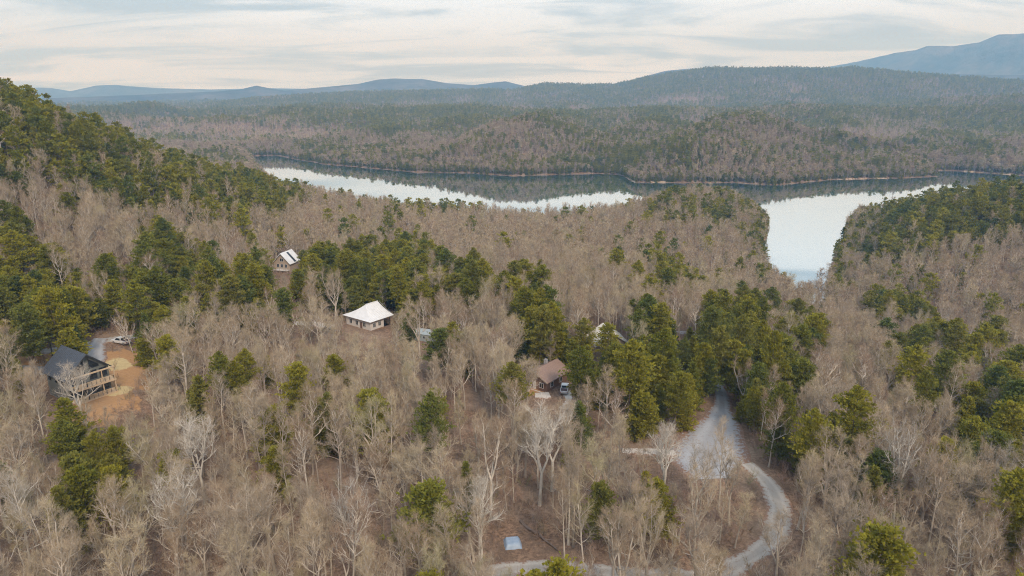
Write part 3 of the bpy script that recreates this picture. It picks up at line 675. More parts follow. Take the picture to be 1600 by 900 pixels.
def pine_prob(x, y, h):
    u, v = project(x, y, h + 11); r = np.hypot(x, y)
    n = fbm(x / 70, y / 70, 201, 3)
    p = np.where(r < 650, 0.035 + 0.05 * np.clip(n, 0, 1), 0)
    far = np.clip(0.45 + 0.12 * (1 - sstep(1500, 1900, r)) + 1.0 * fbm(x / 130, y / 130, 211, 4) + 0.006 * (h - 40) + 1.3 * (ridged(x / 300, y / 230, 231, 3) - 0.55) * sstep(1200, 1700, r), 0.08, 0.92)
    p = p + far * sstep(600, 900, r)
    q_ = (r > 345) & (r < 1500); sdq = np.full(r.shape, 99.0); sdq[q_] = lake_sdn(x[q_], y[q_]); p = np.where(sdq < 15, np.maximum(p, 0.55), p)
    for cu, cv, ru, rv, s in PINES:
        q = ((u - cu) / ru)**2 + ((v - cv) / rv)**2; p = np.maximum(p, s * (1 - sstep(0.75, 1.35, q)) * (r < 750))
    return p
def gap_keep(x, y, h):
    u, v = project(x, y, h + 1); k = np.ones(x.shape)
    for cu, cv, ru, rv in GAPS: k = np.minimum(k, 0.25 + 0.75 * sstep(0.6, 1.3, ((u - cu) / ru)**2 + ((v - cv) / rv)**2))
    return k
def make_band(r0, r1, s, azmax):
    x, y = jgrid(-r1 * math.sin(R(azmax)) - 5, r1 * math.sin(R(azmax)) + 5, r0 * math.cos(R(azmax)) - 5, r1 + 1, s)
    r = np.hypot(x, y); k = (r >= r0) & (r < r1) & (np.abs(np.arctan2(x, y)) < R(azmax)); x, y = x[k], y[k]
    k = keep_land(x, y); x, y = x[k], y[k]; h = H(x, y); k = (h > 0.5) & seen(x, y, h); return x[k], y[k], h[k]
bands = []
for r0, r1, s, az, lod in ((58, 330, 4.35, 46, 0), (330, 720, 4.9, 41, 1), (720, 1600, 5.2, 39, 3), (1600, 3200, 8.0, 38.5, 2), (3200, 5300, 12.0, 38.5, 2)):
    x, y, h = make_band(r0, r1, s, az); bands.append((x, y, h, np.full(len(x), lod)))
x, y = jgrid(-620, 1250, 380, 1480, 3.3); q_ = lake_sdn(x, y); k = (q_ > 0.4) & (q_ < 13) & (np.hypot(x, y) > 345) & (np.abs(np.arctan2(x, y)) < R(39)); x, y = x[k], y[k]; h = H(x, y)
k = seen(x, y, h); x, y, h = x[k], y[k], h[k]; bands.append((x, y, h, np.where(np.hypot(x, y) > 720, 3, 1)))      # thick growth along the banks
X = np.concatenate([b[0] for b in bands]); Y = np.concatenate([b[1] for b in bands]); Z = np.concatenate([b[2] for b in bands]); LOD = np.concatenate([b[3] for b in bands])
pp = pine_prob(X, Y, Z); is_pine = rng.random(len(X)) < pp
k = (rng.random(len(X)) < gap_keep(X, Y, Z)) | is_pine; 
dense = is_pine & (pp > 0.9) & (LOD == 0) 
X, Y, Z, LOD, is_pine, pp = X[k], Y[k], Z[k], LOD[k], is_pine[k], pp[k]
n = len(X); rad = np.hypot(X, Y)
pick = np.where(is_pine, rng.integers(0, 6, n), rng.choice(8, n, p=[.2, .16, .13, .1, .11, .08, .13, .09]))
size = np.where(is_pine, rng.uniform(0.55, 0.98, n), 0.42 + 0.55 * rng.beta(1.6, 1.4, n)) * np.where(rad > 3200, 1.2, 1.0)
shore = np.full(n, 999.0); q_ = (rad > 340) & (rad < 1600); shore[q_] = lake_sdn(X[q_], Y[q_]); sh = shore < 22
pick = np.where(sh & is_pine, rng.integers(2, 6, n), pick); pick = np.where(sh & ~is_pine, rng.choice([4, 5, 5], n), pick); size = np.where(sh & (shore < 13), size * 0.8, size); pick = np.where((rad > 1000) & ~sh & is_pine, rng.integers(1, 5, n), pick)
yaw = rng.uniform(0, 6.283, n)
# the woods are thin in front of the houses, the lot and the road: fell what stands across them
SIGHT = [(72,172,536,622,.9),(538,616,476,512,.9),(430,462,390,418,1.0),(834,892,566,612,.9),(934,976,511,525,.97),(648,684,514,532,.6),
 (1068,1165,640,735,.5),(1105,1145,600,650,.9),(980,1050,698,712,.65),(788,815,842,860,.95),(1195,1225,775,850,.45),(800,950,880,898,.4),(130,215,530,560,.6),(168,205,560,625,.75),(456,520,496,520,.5),(1062,1096,514,524,.9),(20,75,545,560,.7)]
ht_ = np.where(is_pine, np.array([q[1]['ht'] for q in PINE_SPECS])[pick % 6], np.array([q[1]['ht'] for q in BARE_SPECS])[pick]) * size
ub, vb = project(X, Y, Z); ut, vt = project(X, Y, Z + ht_); hwid = 0.16 * ht_ * FPX / np.maximum(rad, 1)
fell = np.zeros(n, bool); dice = rng.random(n)
for u0, u1, v0, v1, pr in SIGHT:
    gx, gy, gz = ground_at((u0 + u1) / 2, v1); cm_ = (vb - vt) * np.where(is_pine, .8, .62)
    fell |= (ut + hwid > u0) & (ut - hwid < u1) & (vt < v1) & (vt + cm_ > v0) & (Y < gy + 1) & (rad < 420) & (dice < pr)
ok_ = ~fell; X, Y, Z, LOD, is_pine, pp, pick, size, yaw, rad = (q[ok_] for q in (X, Y, Z, LOD, is_pine, pp, pick, size, yaw, rad)); n = len(X)
print('trees', n, 'pines', int(is_pine.sum()), [int((LOD == l).sum()) for l in (0, 1, 2, 3)])

# ------------------------------------------------------------------ individual trees: the ones that show largest
HEROES = ((131,664,13.5,901,5.0,4,'wide white-limbed tree in front of the dark-roofed house'), (48,905,19,902,5.5,1,'tall white-barked tree on the slope, the farthest below the dark-roofed house'),
           (275,900,18,903,5.2,2,'white-limbed forked tree below the pines on the slope'), (843,790,21,904,5.0,3,'tall pale tree with high fan of limbs below the brown cabin'), (862,768,20,905,4.2,2,'narrow pale tree beside the fan-limbed one below the cabin'),
           (1030,800,18,906,5.2,3,'pale wide tree below the concrete drive'), (1085,806,14,907,4.6,2,'short pale crooked tree under the gravel lot'), (555,905,19,908,5.4,4,'pale many-stemmed tree on the slope farther down than the tarp'),
           (752,880,15,909,5.6,4,'pale round-crowned tree beside the blue tarp'), (1545,660,15,910,5.4,3,'silvery spreading tree among the pines in the draw'), (1395,820,20,911,5.6,3,'tall pale tree in the draw beyond the road bend'), (1545,800,14,912,5.4,4,'white crooked tree between pines in the draw'), (320,790,18,913,4.6,3,'pale fan-shaped tree on the slope above the fallen log'))
MARKS = [(houseA, 'the dark-roofed house'), (houseB, 'the white-roofed house'), (houseC, 'the chalet with the banded roof'), (houseD, 'the brown-roofed cabin'),
 (houseE, 'the cream-roofed house'), (shedF, 'the grey metal shed'), (tarp, 'the blue tarp'), (ground_at(1110, 700), 'the middle of the grey gravel lot'), (ground_at(1215, 820), 'the bend of the gravel road'),
 (ground_at(882, 612), 'the white pickup at the cabin'), (ground_at(190, 538), 'the white pickup on the dirt road'), (ground_at(514, 519), 'the dark grey car'), (ground_at(842, 840), 'the long fallen log'), (ground_at(1015, 706), 'the pale concrete drive'), (ground_at(432, 778), 'the fallen log on the slope'), (ground_at(1428, 675), 'the short fallen log in the draw')]
MARKS += [(ground_at(q[0], q[1]), s_) for q, s_ in zip(HEROES[1:], ('the tall white-barked tree', 'the white-limbed forked tree', 'the fan-limbed tree below the cabin', 'the narrow pale tree below the cabin', 'the pale tree below the concrete drive', 'the crooked tree under the gravel lot', 'the pale many-stemmed tree', 'the round-crowned tree beside the tarp', 'the silvery tree in the draw', 'the tall pale tree beyond the bend', 'the white crooked tree between pines', 'the fan-shaped tree on the slope'))]
ORD = 'closest,second closest,third closest,fourth closest,fifth closest,sixth closest,seventh closest,eighth closest,ninth closest,tenth closest,eleventh closest,twelfth closest,thirteenth closest,fourteenth closest,fifteenth closest,sixteenth closest,seventeenth closest,eighteenth closest,nineteenth closest,twentieth closest'.split(',')
def place_of(x, y):
    if x < -60 and y > 190: return 'on the hillside behind the dirt road'
    if x > 60 and y < 220: return 'in the draw beyond the gravel road'
    if y > 180: return 'in the woods between the houses and the lake'
    if x < -30: return 'on the leaf-covered slope below the dark-roofed house'
    return 'on the leaf-covered floor between the houses'
def plant(name, meshes, x, y, z, yw, sc, label, cat, group):
    root = bpy.data.objects.new(name, None); COL.objects.link(root); root.empty_display_size = 0.5
    root.location = (x, y, z); wf = random.uniform(.84, 1.18); root.rotation_euler = (random.gauss(0, .04), random.gauss(0, .04), yw); root.scale = (sc * wf, sc * wf, sc)
    root['label'] = label; root['category'] = cat; root['group'] = group
    obj('trunk', meshes[0], root); obj('crown', meshes[1], root); return root
u_, v_ = project(X, Y, Z + 9); infr = (u_ > -15) & (u_ < 1615) & (v_ < 935) & (v_ > 0)
SIZEW = {'tall_straight': 'tall straight', 'forked': 'fork-trunked', 'wide_crowned': 'wide-crowned', 'slender': 'slender',
         'tall_open': 'tall open-crowned', 'bushy': 'broad bushy', 'conical': 'cone-shaped'}
solo = np.zeros(n, bool)
for kind, P0, nm, adj, cat in ((False, BARE0, 'bare_tree', 'bare tree', 'tree'), (True, PINE0, 'pine_tree', 'green pine', 'pine tree')):
    hts = np.array([p[3] for p in P0]); cand = np.where((is_pine == kind) & infr & (LOD == 0))[0]
    app = hts[pick[cand]] * size[cand] / np.sqrt(X[cand]**2 + Y[cand]**2 + (CAM_Z - Z[cand])**2)
    chosen = cand[np.argsort(-app)][:285]; ranked = {}
    for form in sorted(set(p[0] for p in P0)):
        fm_ = np.array([p[0] == form for p in P0]); pool = np.where((is_pine == kind) & (LOD == 0) & fm_[pick % len(P0)])[0]
        for (px, py, pz), what in MARKS:
            for q, i in enumerate(pool[np.argsort(np.hypot(X[pool] - px, Y[pool] - py))][:20]):
                if i not in ranked or q < ranked[i][0]: ranked[i] = (q, f'{SIZEW[form]} {adj} {ORD[q]} to {what}')
    for i in chosen:
        wd_, tm, cm, ht = P0[pick[i]]; solo[i] = True; a = place_of(X[i], Y[i]); hs = ht * size[i]
        sw = ('low ' if hs < 10 else 'mid-sized ' if hs < 14 else 'big ')
        lab = ranked[i][1] if i in ranked else f'{sw}{SIZEW[wd_]} {adj} {a}'
        plant(nm, (tm, cm), X[i], Y[i], Z[i], yaw[i], size[i], lab, cat, ('bare trees ' if not kind else 'pines ') + a)
# landmark trees
def white_tree(u, v, ht, seed, spread, forks, label):
    T, C = bare_tree(seed, ht, 0.28, spread, forks, 0, 0.05, 20, 0.8); x, y, z = ground_at(u, v)
    root = root_at_('white_barked_tree', (x, y, z), label, 'tree', 'pale landmark trees'); obj('trunk', T.mesh('white_trunk', WBARK, True), root); obj('crown', C.mesh('white_crown', [WBARK, BARK]), root)
def root_at_(name, loc, label, cat, group):
    o = bpy.data.objects.new(name, None); COL.objects.link(o); o.location = loc; o['label'] = label; o['category'] = cat; o['group'] = group; return o
for a_ in HEROES: white_tree(*a_)
# the rest of the woods, more than anyone could count
for kind, nm, lb, cat in (('bare', 'bare_forest', 'leafless grey-brown hardwood forest covering the hills', 'forest'), ('pine', 'pine_forest', 'green pines mixed through the hardwood forest', 'forest')):
    for l in (0, 1, 3, 2):
        s = (is_pine == (kind == 'pine')) & (LOD == l) & ~solo
        lab = {0: lb + ' near the houses', 1: lb + ' on the near side of the lake', 3: lb + ' on the hills across the lake', 2: lb + ' on the far ridges'}[l]
        scatter(nm, np.c_[X, Y, Z][s], yaw[s], size[s], pick[s], PROTO[(kind, l)], lab, cat)
x, y = jgrid(-240, 240, 50, 330, 2.2); k = (np.hypot(x, y) < 330) & (np.abs(np.arctan2(x, y)) < R(46)); x, y = x[k], y[k]
k = keep_land(x, y, 1.0); x, y = x[k], y[k]; h = H(x, y); k = rng.random(len(x)) < 0.8 + 0.5 * fbm(x / 18, y / 18, 301, 3); x, y, h = x[k], y[k], h[k]
scatter('undergrowth', np.c_[x, y, h], rng.uniform(0, 6.28, len(x)), rng.uniform(0.5, 1.25, len(x)), rng.integers(0, 5, len(x)), PROTO[('brush', 0)], 'thin brown leafless brush under the trees', 'undergrowth')

# ------------------------------------------------------------------ houses
M_ROOF_DARK = simple('roof_charcoal', (0.060,0.066,0.078), (0.085,0.092,0.105), 2.0, 0.55, 0.05, stretch=(6, 0.6, 0.6))
M_ROOF_WHITE = simple('roof_white_metal', (0.74,0.71,0.68), (0.66,0.63,0.60), 0.5, 0.4, 0, spec=0.5)
M_ROOF_CREAM = simple('roof_cream_metal', (0.66,0.60,0.50), (0.58,0.52,0.43), 0.5, 0.45, 0, spec=0.5)
M_ROOF_BROWN = simple('roof_brown_shingle', (0.30,0.20,0.155), (0.24,0.155,0.12), 3.0, 0.9, 0.3)
M_ROOF_GREY = simple('roof_grey_metal', (0.36,0.40,0.40), (0.30,0.34,0.35), 0.8, 0.45, 0, spec=0.5)
M_WALL_DARK = simple('siding_grey_green', (0.17,0.175,0.155), (0.135,0.14,0.125), 2.0, 0.8, 0.2, stretch=(1, 1, 9))
M_WALL_WHITE = simple('siding_off_white', (0.64,0.58,0.52), (0.56,0.50,0.45), 1.2, 0.8, 0.1, stretch=(1, 1, 9))
M_WALL_BROWN = simple('siding_brown', (0.20,0.115,0.075), (0.15,0.085,0.06), 1.5, 0.8, 0.2, stretch=(1, 1, 8))
M_WALL_TAN = simple('siding_tan', (0.42,0.33,0.25), (0.36,0.28,0.21), 1.5, 0.8, 0.2, stretch=(1, 1, 8))
M_LUMBER = simple('new_lumber', (0.58,0.43,0.28), (0.50,0.36,0.23), 2.5, 0.75, 0.1)
M_TRIM_DARK = simple('trim_dark', (0.05,0.05,0.052), None, 3, 0.6)
M_TRIM_WHITE = simple('trim_white', (0.74,0.72,0.69), None, 3, 0.6)
M_BLOCK = simple('foundation_block', (0.36,0.34,0.32), (0.30,0.28,0.27), 3, 0.9, 0.2)
def glass_mat():
    m, t, p = mat_nodes('window_glass'); p.inputs['Base Color'].default_value = (0.02, 0.025, 0.03, 1); p.inputs['Roughness'].default_value = 0.06
    p.inputs['Specular IOR Level'].default_value = 0.7; return m
M_GLASS = glass_mat()
def root_at(name, loc, yaw, label, cat, group=None):
    o = bpy.data.objects.new(name, None); COL.objects.link(o); o.location = loc; o.rotation_euler = (0, 0, R(yaw)); o.empty_display_size = 1
    o['label'] = label; o['category'] = cat
    if group: o['group'] = group
    return o
def boxpart(name, lo, hi, m, parent):
    b = MB(); b.box(lo, hi); return obj(name, b.mesh(name, m), parent)
def window(parent, c, w_, h_, axis, out, frame_m, name='window'):
    """window centred at c in a wall; axis 'x': wall runs along x (faces +-y); out = +-1 outward"""
    t = 0.07; fr = MB(); pn = MB()
    def P(a, z, d): return (c[0] + a, c[1] + d * out, c[2] + z) if axis == 'x' else (c[0] + d * out, c[1] + a, c[2] + z)
    def bx(mb, a0, a1, z0, z1, d0, d1):
        p, q = P(a0, z0, d0), P(a1, z1, d1); mb.box(tuple(min(i, j) for i, j in zip(p, q)), tuple(max(i, j) for i, j in zip(p, q)))
    for a0, a1, z0, z1 in ((-w_/2-t, w_/2+t, h_/2, h_/2+t), (-w_/2-t, w_/2+t, -h_/2-t, -h_/2), (-w_/2-t, -w_/2, -h_/2, h_/2), (w_/2, w_/2+t, -h_/2, h_/2), (-0.03, 0.03, -h_/2, h_/2)):
        bx(fr, a0, a1, z0, z1, -0.03, 0.06)
    bx(pn, -w_/2, w_/2, -h_/2, h_/2, -0.02, 0.025)
    f = obj(name, fr.mesh(name, frame_m), parent); obj('pane', pn.mesh('pane', M_GLASS), f); return f
def gable_wall(parent, W, Lg, hw, rise, m, z0=-1.5, name='wall'):
    b = MB(); b.prism([(-W/2, -Lg/2, z0), (W/2, -Lg/2, z0), (W/2, -Lg/2, hw), (0, -Lg/2, hw + rise), (-W/2, -Lg/2, hw)], (0, Lg, 0)); return obj(name, b.mesh(name, m), parent)
def gable_roof(parent, W, Lg, hw, rise, ov, ovf, m, th=0.18, ribs=0, fascia=None):
    k = rise / (W / 2); xe = W / 2 + ov; ze = hw - k * ov; b = MB(); lift = 0.03
    for s in (-1, 1):
        b.prism([(0, -Lg/2 - ovf, hw + rise + lift), (s * xe, -Lg/2 - ovf, ze + lift), (s * xe, -Lg/2 - ovf, ze + th + lift), (0, -Lg/2 - ovf, hw + rise + th + lift)], (0, Lg + 2 * ovf, 0))
        for i in range(ribs):
            y = -Lg/2 - ovf + 0.05 + (Lg + 2 * ovf - 0.1) * i / max(1, ribs - 1)
            b.prism([(0, y, hw + rise + th + lift), (s * xe, y, ze + th + lift), (s * xe, y, ze + th + lift + 0.05), (0, y, hw + rise + th + lift + 0.05)], (0, 0.05, 0))
    r = obj('roof', b.mesh('roof', m), parent)
    if fascia:
        f = MB()
        for s in (-1, 1):
            f.prism([(0, -Lg/2 - ovf - 0.05, hw + rise - 0.1), (s * (xe + 0.02), -Lg/2 - ovf - 0.05, ze - 0.1), (s * (xe + 0.02), -Lg/2 - ovf - 0.05, ze + th + 0.06), (0, -Lg/2 - ovf - 0.05, hw + rise + th + 0.06)], (0, 0.045, 0))
        obj('fascia', f.mesh('fascia', fascia), r)
    return r

# dark-roofed house, half finished, on the cleared red earth
def house_a():
    x, y, z = houseA; W, Lg, hw, rise = 9.4, 9.0, 6.0, 4.2
    h = root_at('timber_house', (x - 3.2, y + 3.6, z), 57, 'tall half-finished house with charcoal gable roof on cleared red earth', 'house')
    gable_wall(h, W, Lg, hw, rise, M_WALL_DARK, -2.5); gable_roof(h, W, Lg, hw, rise, 0.7, 1.1, M_ROOF_DARK, 0.2, 17, M_TRIM_DARK)
    f = -Lg/2
    for s in (-1, 1):                                           # slanted glazing in the gable
        b = MB(); b.prism([(s*0.5, f - 0.01, 6.5), (s*2.7, f - 0.01, 6.5), (s*2.7, f - 0.01, 7.2), (s*0.5, f - 0.01, 9.0)], (0, -0.05, 0)); wn = obj('window', b.mesh('window', M_TRIM_DARK), h)
        b = MB(); b.prism([(s*0.65, f - 0.062, 6.65), (s*2.55, f - 0.062, 6.65), (s*2.55, f - 0.062, 7.1), (s*0.65, f - 0.062, 8.7)], (0, -0.02, 0)); obj('pane', b.mesh('pane', M_GLASS), wn)
    for cx in (-3.4, -1.2, 1.2, 3.4):
        window(h, (cx, f - 0.04, 4.9), 1.5, 2.0, 'x', -1, M_TRIM_DARK); window(h, (cx, f - 0.04, 1.7), 1.5, 2.1, 'x', -1, M_TRIM_DARK)
    for cy in (-3, 0, 3): window(h, (-W/2 - 0.04, cy, 4.7), 1.1, 1.5, 'y', -1, M_TRIM_DARK); window(h, (W/2 + 0.04, cy, 4.7), 1.1, 1.5, 'y', 1, M_TRIM_DARK)
    for lv in (0.35, 3.45):                                      # two decks of new lumber
        d = MB(); nb = 20
        for i in range(nb): d.box((-W/2 + 0.02, f - 2.9 + i * 0.143, lv - 0.05), (W/2 - 0.02, f - 2.9 + i * 0.143 + 0.125, lv))
        dk = obj('deck', d.mesh('deck', M_LUMBER), h)
        boxpart('rim_beam', (-W/2, f - 3.0, lv - 0.42), (W/2, f - 2.93, lv - 0.055), M_LUMBER, dk)
        boxpart('top_rail', (-W/2, f - 2.98, lv + 0.95), (W/2, f - 2.86, lv + 1.03), M_LUMBER, dk)
        for i in range(11): boxpart('baluster', (-W/2 + 0.1 + i * 0.975, f - 2.95, lv), (-W/2 + 0.17 + i * 0.975, f - 2.89, lv + 0.95), M_TRIM_DARK, dk)
    for px in (-W/2 + 0.15, -1.7, 1.7, W/2 - 0.3):
        boxpart('post', (px, f - 2.85, -2.6), (px + 0.18, f - 2.67, 6.2), M_LUMBER if px > 0 else M_TRIM_DARK, h)
    boxpart('porch_beam', (-W/2, f - 2.86, 6.2), (W/2, f - 2.66, 6.5), M_LUMBER, h)
    boxpart('foundation', (-W/2 - 0.05, -Lg/2 - 0.05, -2.6), (W/2 + 0.05, Lg/2 + 0.05, 0.1), M_BLOCK, h)
    boxpart('door', (W/2 + 0.005, -1.0, 0.1), (W/2 + 0.06, 0.0, 2.2), M_LUMBER, h)
house_a()

# white-roofed house with flared hip roof
def house_b():
    x, y, z = houseB; h = root_at('white_roof_house', (x - 1.2, y + 3.5, z), -37, 'pale house with flared white hip roof and open end porch', 'house')
    W, Lg, hw, rise = 12.5, 9.0, 3.2, 3.7; b = MB(); r1, r2 = (0, -0.8), (0, 4.5); ex, ey = W/2 + 0.6, Lg/2 + 0.6
    def zz(s): return hw + rise * ((1 - s) * 0.62 + 0.38 * (1 - s)**2.4)
    def lerp(a, c, s): return (a[0] + (c[0] - a[0]) * s, a[1] + (c[1] - a[1]) * s)
    n = 6
    for side in ((r1, r2, (ex, -ey), (ex, ey)), (r2, r1, (-ex, ey), (-ex, -ey)), (r1, r1, (-ex, -ey), (ex, -ey)), (r2, r2, (ex, ey), (-ex, ey))):
        a, c, ea, ec = side
        for i in range(n):
            s0, s1 = i / n, (i + 1) / n; p0, p1, p2, p3 = lerp(a, ea, s0), lerp(a, ea, s1), lerp(c, ec, s1), lerp(c, ec, s0)
            q = [(*p0, zz(s0)), (*p1, zz(s1)), (*p2, zz(s1)), (*p3, zz(s0))]
            if i == 0 and a == c: q = q[:3]
            b.face(q)
    rf = obj('roof', b.mesh('roof', M_ROOF_WHITE), h); sm = rf.modifiers.new('thickness', 'SOLIDIFY'); sm.thickness = 0.14; sm.offset = -1
    rb = MB()
    for i in range(13):
        t = i / 12; yy = -ey + 2 * ey * t
        s_lo = max(0.0, (-0.8 - yy) / (ey - 0.8) if yy < -0.8 else 0.0)
        pts = [V3(ex * s, yy, zz(s) + 0.06) for s in np.linspace(max(s_lo, 0.02), 1, 5)]
        rb.tube(pts, [0.035] * 5, 3)
    obj('roof_seam', rb.mesh('roof_seam', M_ROOF_WHITE), rf)
    rc = MB(); rc.tube([V3(0, -0.8, hw + rise + 0.05), V3(0, 4.5, hw + rise + 0.05)], [0.12, 0.12], 5); obj('ridge_cap', rc.mesh('ridge_cap', M_TRIM_WHITE), rf)
    boxpart('wall', (-W/2 + 0.3, -Lg/2 + 0.3, -2.2), (W/2 - 0.4, Lg/2 - 3.0, hw), M_WALL_WHITE, h)
    for px in (-W/2 + 0.3, -2, 2, W/2 - 0.6): boxpart('porch_post', (px, Lg/2 - 0.4, -1.2), (px + 0.16, Lg/2 - 0.24, hw), M_TRIM_DARK, h)
    boxpart('porch_floor', (-W/2 + 0.3, Lg/2 - 2.98, -0.2), (W/2 - 0.3, Lg/2 - 0.1, 0.0), M_LUMBER, h)
    for cy in (-2.6, -0.4): window(h, (W/2 - 0.36, cy, 1.5), 1.0, 1.3, 'y', 1, M_TRIM_WHITE)
    for cx in (-3.6, -0.6, 3): window(h, (cx, -Lg/2 + 0.26, 1.5), 1.2, 1.4, 'x', -1, M_TRIM_WHITE)
    boxpart('door', (0.9, -Lg/2 + 0.22, 0), (1.9, -Lg/2 + 0.29, 2.1), M_WALL_BROWN, h)
house_b()

def house_c():
    x, y, z = houseC; h = root_at('chalet', (x, y + 3, z + 0.5), -14, 'little chalet with a white roof split by a dark band', 'house')
    W, Lg, hw, rise = 8.0, 8.0, 3.8, 4.2; gable_wall(h, W, Lg, hw, rise, M_WALL_TAN, -3); r = gable_roof(h, W, Lg, hw, rise, 0.6, 0.8, M_ROOF_WHITE, 0.16, 0, M_TRIM_WHITE)
    k = rise / (W/2); b = MB(); zo = 0.03 + 0.16 + 0.02
    b.prism([(0.5, -0.6, hw + rise - 0.5*k + zo), (4.4, -0.6, hw + rise - 4.4*k + zo), (4.4, 0.9, hw + rise - 4.4*k + zo), (0.5, 0.9, hw + rise - 0.5*k + zo)], (0, 0, 0.06)); obj('skylight_band', b.mesh('skylight_band', M_GLASS), r)
    for cx in (-2, 0, 2): window(h, (cx, -Lg/2 - 0.04, 2.3), 1.1, 1.5, 'x', -1, M_TRIM_WHITE)
    window(h, (0, -Lg/2 - 0.04, 5.0), 1.6, 1.4, 'x', -1, M_TRIM_WHITE); boxpart('balcony', (-3.6, -Lg/2 - 1.9, 0.4), (3.6, -Lg/2 - 0.02, 0.6), M_TRIM_WHITE, h)
    for px in (-3.5, 3.3): boxpart('post', (px, -Lg/2 - 1.85, -3), (px + 0.16, -Lg/2 - 1.7, 1.5), M_TRIM_WHITE, h)
    boxpart('balcony_rail', (-3.6, -Lg/2 - 1.9, 1.42), (3.6, -Lg/2 - 1.8, 1.5), M_TRIM_WHITE, h)
house_c()

def house_d():
    x, y, z = houseD; h = root_at('brown_cabin', (x + 0.5, y + 4.5, z), -38, 'low cabin with brown shingle roof among pines beside the red bank', 'house')
    W, Lg, hw, rise = 7.6, 9.5, 3.0, 2.0; gable_wall(h, W, Lg, hw, rise, M_WALL_BROWN, -2); gable_roof(h, W, Lg, hw, rise, 0.7, 0.7, M_ROOF_BROWN, 0.16, 0, M_WALL_TAN)
    for cx in (-2.2, 2.2): window(h, (cx, -Lg/2 - 0.04, 1.5), 1.2, 1.3, 'x', -1, M_TRIM_WHITE)
    boxpart('door', (-0.5, -Lg/2 - 0.06, 0), (0.5, -Lg/2 - 0.005, 2.1), M_TRIM_WHITE, h)
    for cy in (-2.5, 1.5): window(h, (W/2 + 0.04, cy, 1.5), 1.2, 1.2, 'y', 1, M_TRIM_WHITE)
    boxpart('porch_floor', (-W/2, -Lg/2 - 2.4, -0.25), (W/2, -Lg/2 - 0.08, -0.08), M_LUMBER, h)
    for px in (-W/2, -0.1, W/2 - 0.16): boxpart('porch_post', (px, -Lg/2 - 2.35, -0.6), (px + 0.14, -Lg/2 - 2.21, 0.9), M_TRIM_WHITE, h)
    boxpart('porch_rail', (-W/2, -Lg/2 - 2.36, 0.82), (W/2, -Lg/2 - 2.24, 0.9), M_TRIM_WHITE, h)
    boxpart('chimney', (-1.6, 1.5, 2.5), (-0.8, 2.3, 5.8), M_BLOCK, h)
house_d()

def house_e():
    x, y, z = houseE; h = root_at('cream_roof_house', (x, y + 4.5, z), 10, 'tan house with cream metal roof just showing over dark pines', 'house')
    W, Lg, hw, rise = 9.6, 9.0, 4.6, 3.2; gable_wall(h, W, Lg, hw, rise, M_WALL_TAN, -2); gable_roof(h, W, Lg, hw, rise, 0.6, 0.6, M_ROOF_CREAM, 0.16, 12, M_TRIM_WHITE)
    for cx in (-2.6, 0, 2.6): window(h, (cx, -Lg/2 - 0.04, 3.3), 1.2, 1.4, 'x', -1, M_TRIM_WHITE)
    window(h, (0, -Lg/2 - 0.04, 5.7), 1.2, 1.0, 'x', -1, M_TRIM_WHITE); boxpart('door', (-0.5, -Lg/2 - 0.06, 0), (0.5, -Lg/2 - 0.005, 2.1), M_WALL_BROWN, h)
house_e()
def shed_f():
    x, y, z = shedF; h = root_at('metal_shed', (x, y + 2, z), 70, 'small shed with grey-green metal roof half hidden by bare trees', 'shed')
    W, Lg, hw, rise = 4.2, 6.4, 2.3, 1.0; gable_wall(h, W, Lg, hw, rise, M_ROOF_GREY, -1); gable_roof(h, W, Lg, hw, rise, 0.25, 0.2, M_ROOF_GREY, 0.08, 9, M_TRIM_WHITE)
    boxpart('door', (-0.9, -Lg/2 - 0.05, 0), (0.9, -Lg/2 - 0.005, 1.9), M_TRIM_WHITE, h); window(h, (-W/2 - 0.04, 0, 1.3), 0.8, 0.8, 'y', -1, M_TRIM_WHITE)
shed_f()

# ------------------------------------------------------------------ vehicles
def paint(name, c):
    m, t, p = mat_nodes(name); p.inputs['Base Color'].default_value = (*c, 1); p.inputs['Roughness'].default_value = 0.35; p.inputs['Coat Weight'].default_value = 0.4; return m
M_WHITEP = paint('paint_white', (0.72,0.71,0.70)); M_GREYP = paint('paint_grey', (0.11,0.12,0.135)); M_TYRE = simple('tyre_rubber', (0.03,0.03,0.03), None, 5, 0.9)
M_RIM = simple('rim_metal', (0.45,0.45,0.46), None, 5, 0.35, 0, 0.8); M_RED = paint('lamp_red', (0.35,0.02,0.02)); M_LAMP = paint('lamp_clear', (0.75,0.75,0.72)); M_BED = simple('bed_liner', (0.05,0.03,0.03), (0.09,0.05,0.045), 4, 0.8)
def wheel(parent, x, y, r=0.40, w_=0.26):
    root = MB(); root.tube([V3(x - w_/2, y, r), V3(x - w_/2 + 0.04, y, r), V3(x + w_/2 - 0.04, y, r), V3(x + w_/2, y, r)], [r * 0.9, r, r, r * 0.9], 16); wl = obj('wheel', root.mesh('wheel', M_TYRE, True), parent)
    s = 1 if x > 0 else -1; b = MB(); b.tube([V3(x + s * (w_/2 - 0.05), y, r), V3(x + s * (w_/2 + 0.015), y, r)], [r * 0.88, r * 0.6], 12, 0, True); obj('rim', b.mesh('rim', M_RIM), wl)
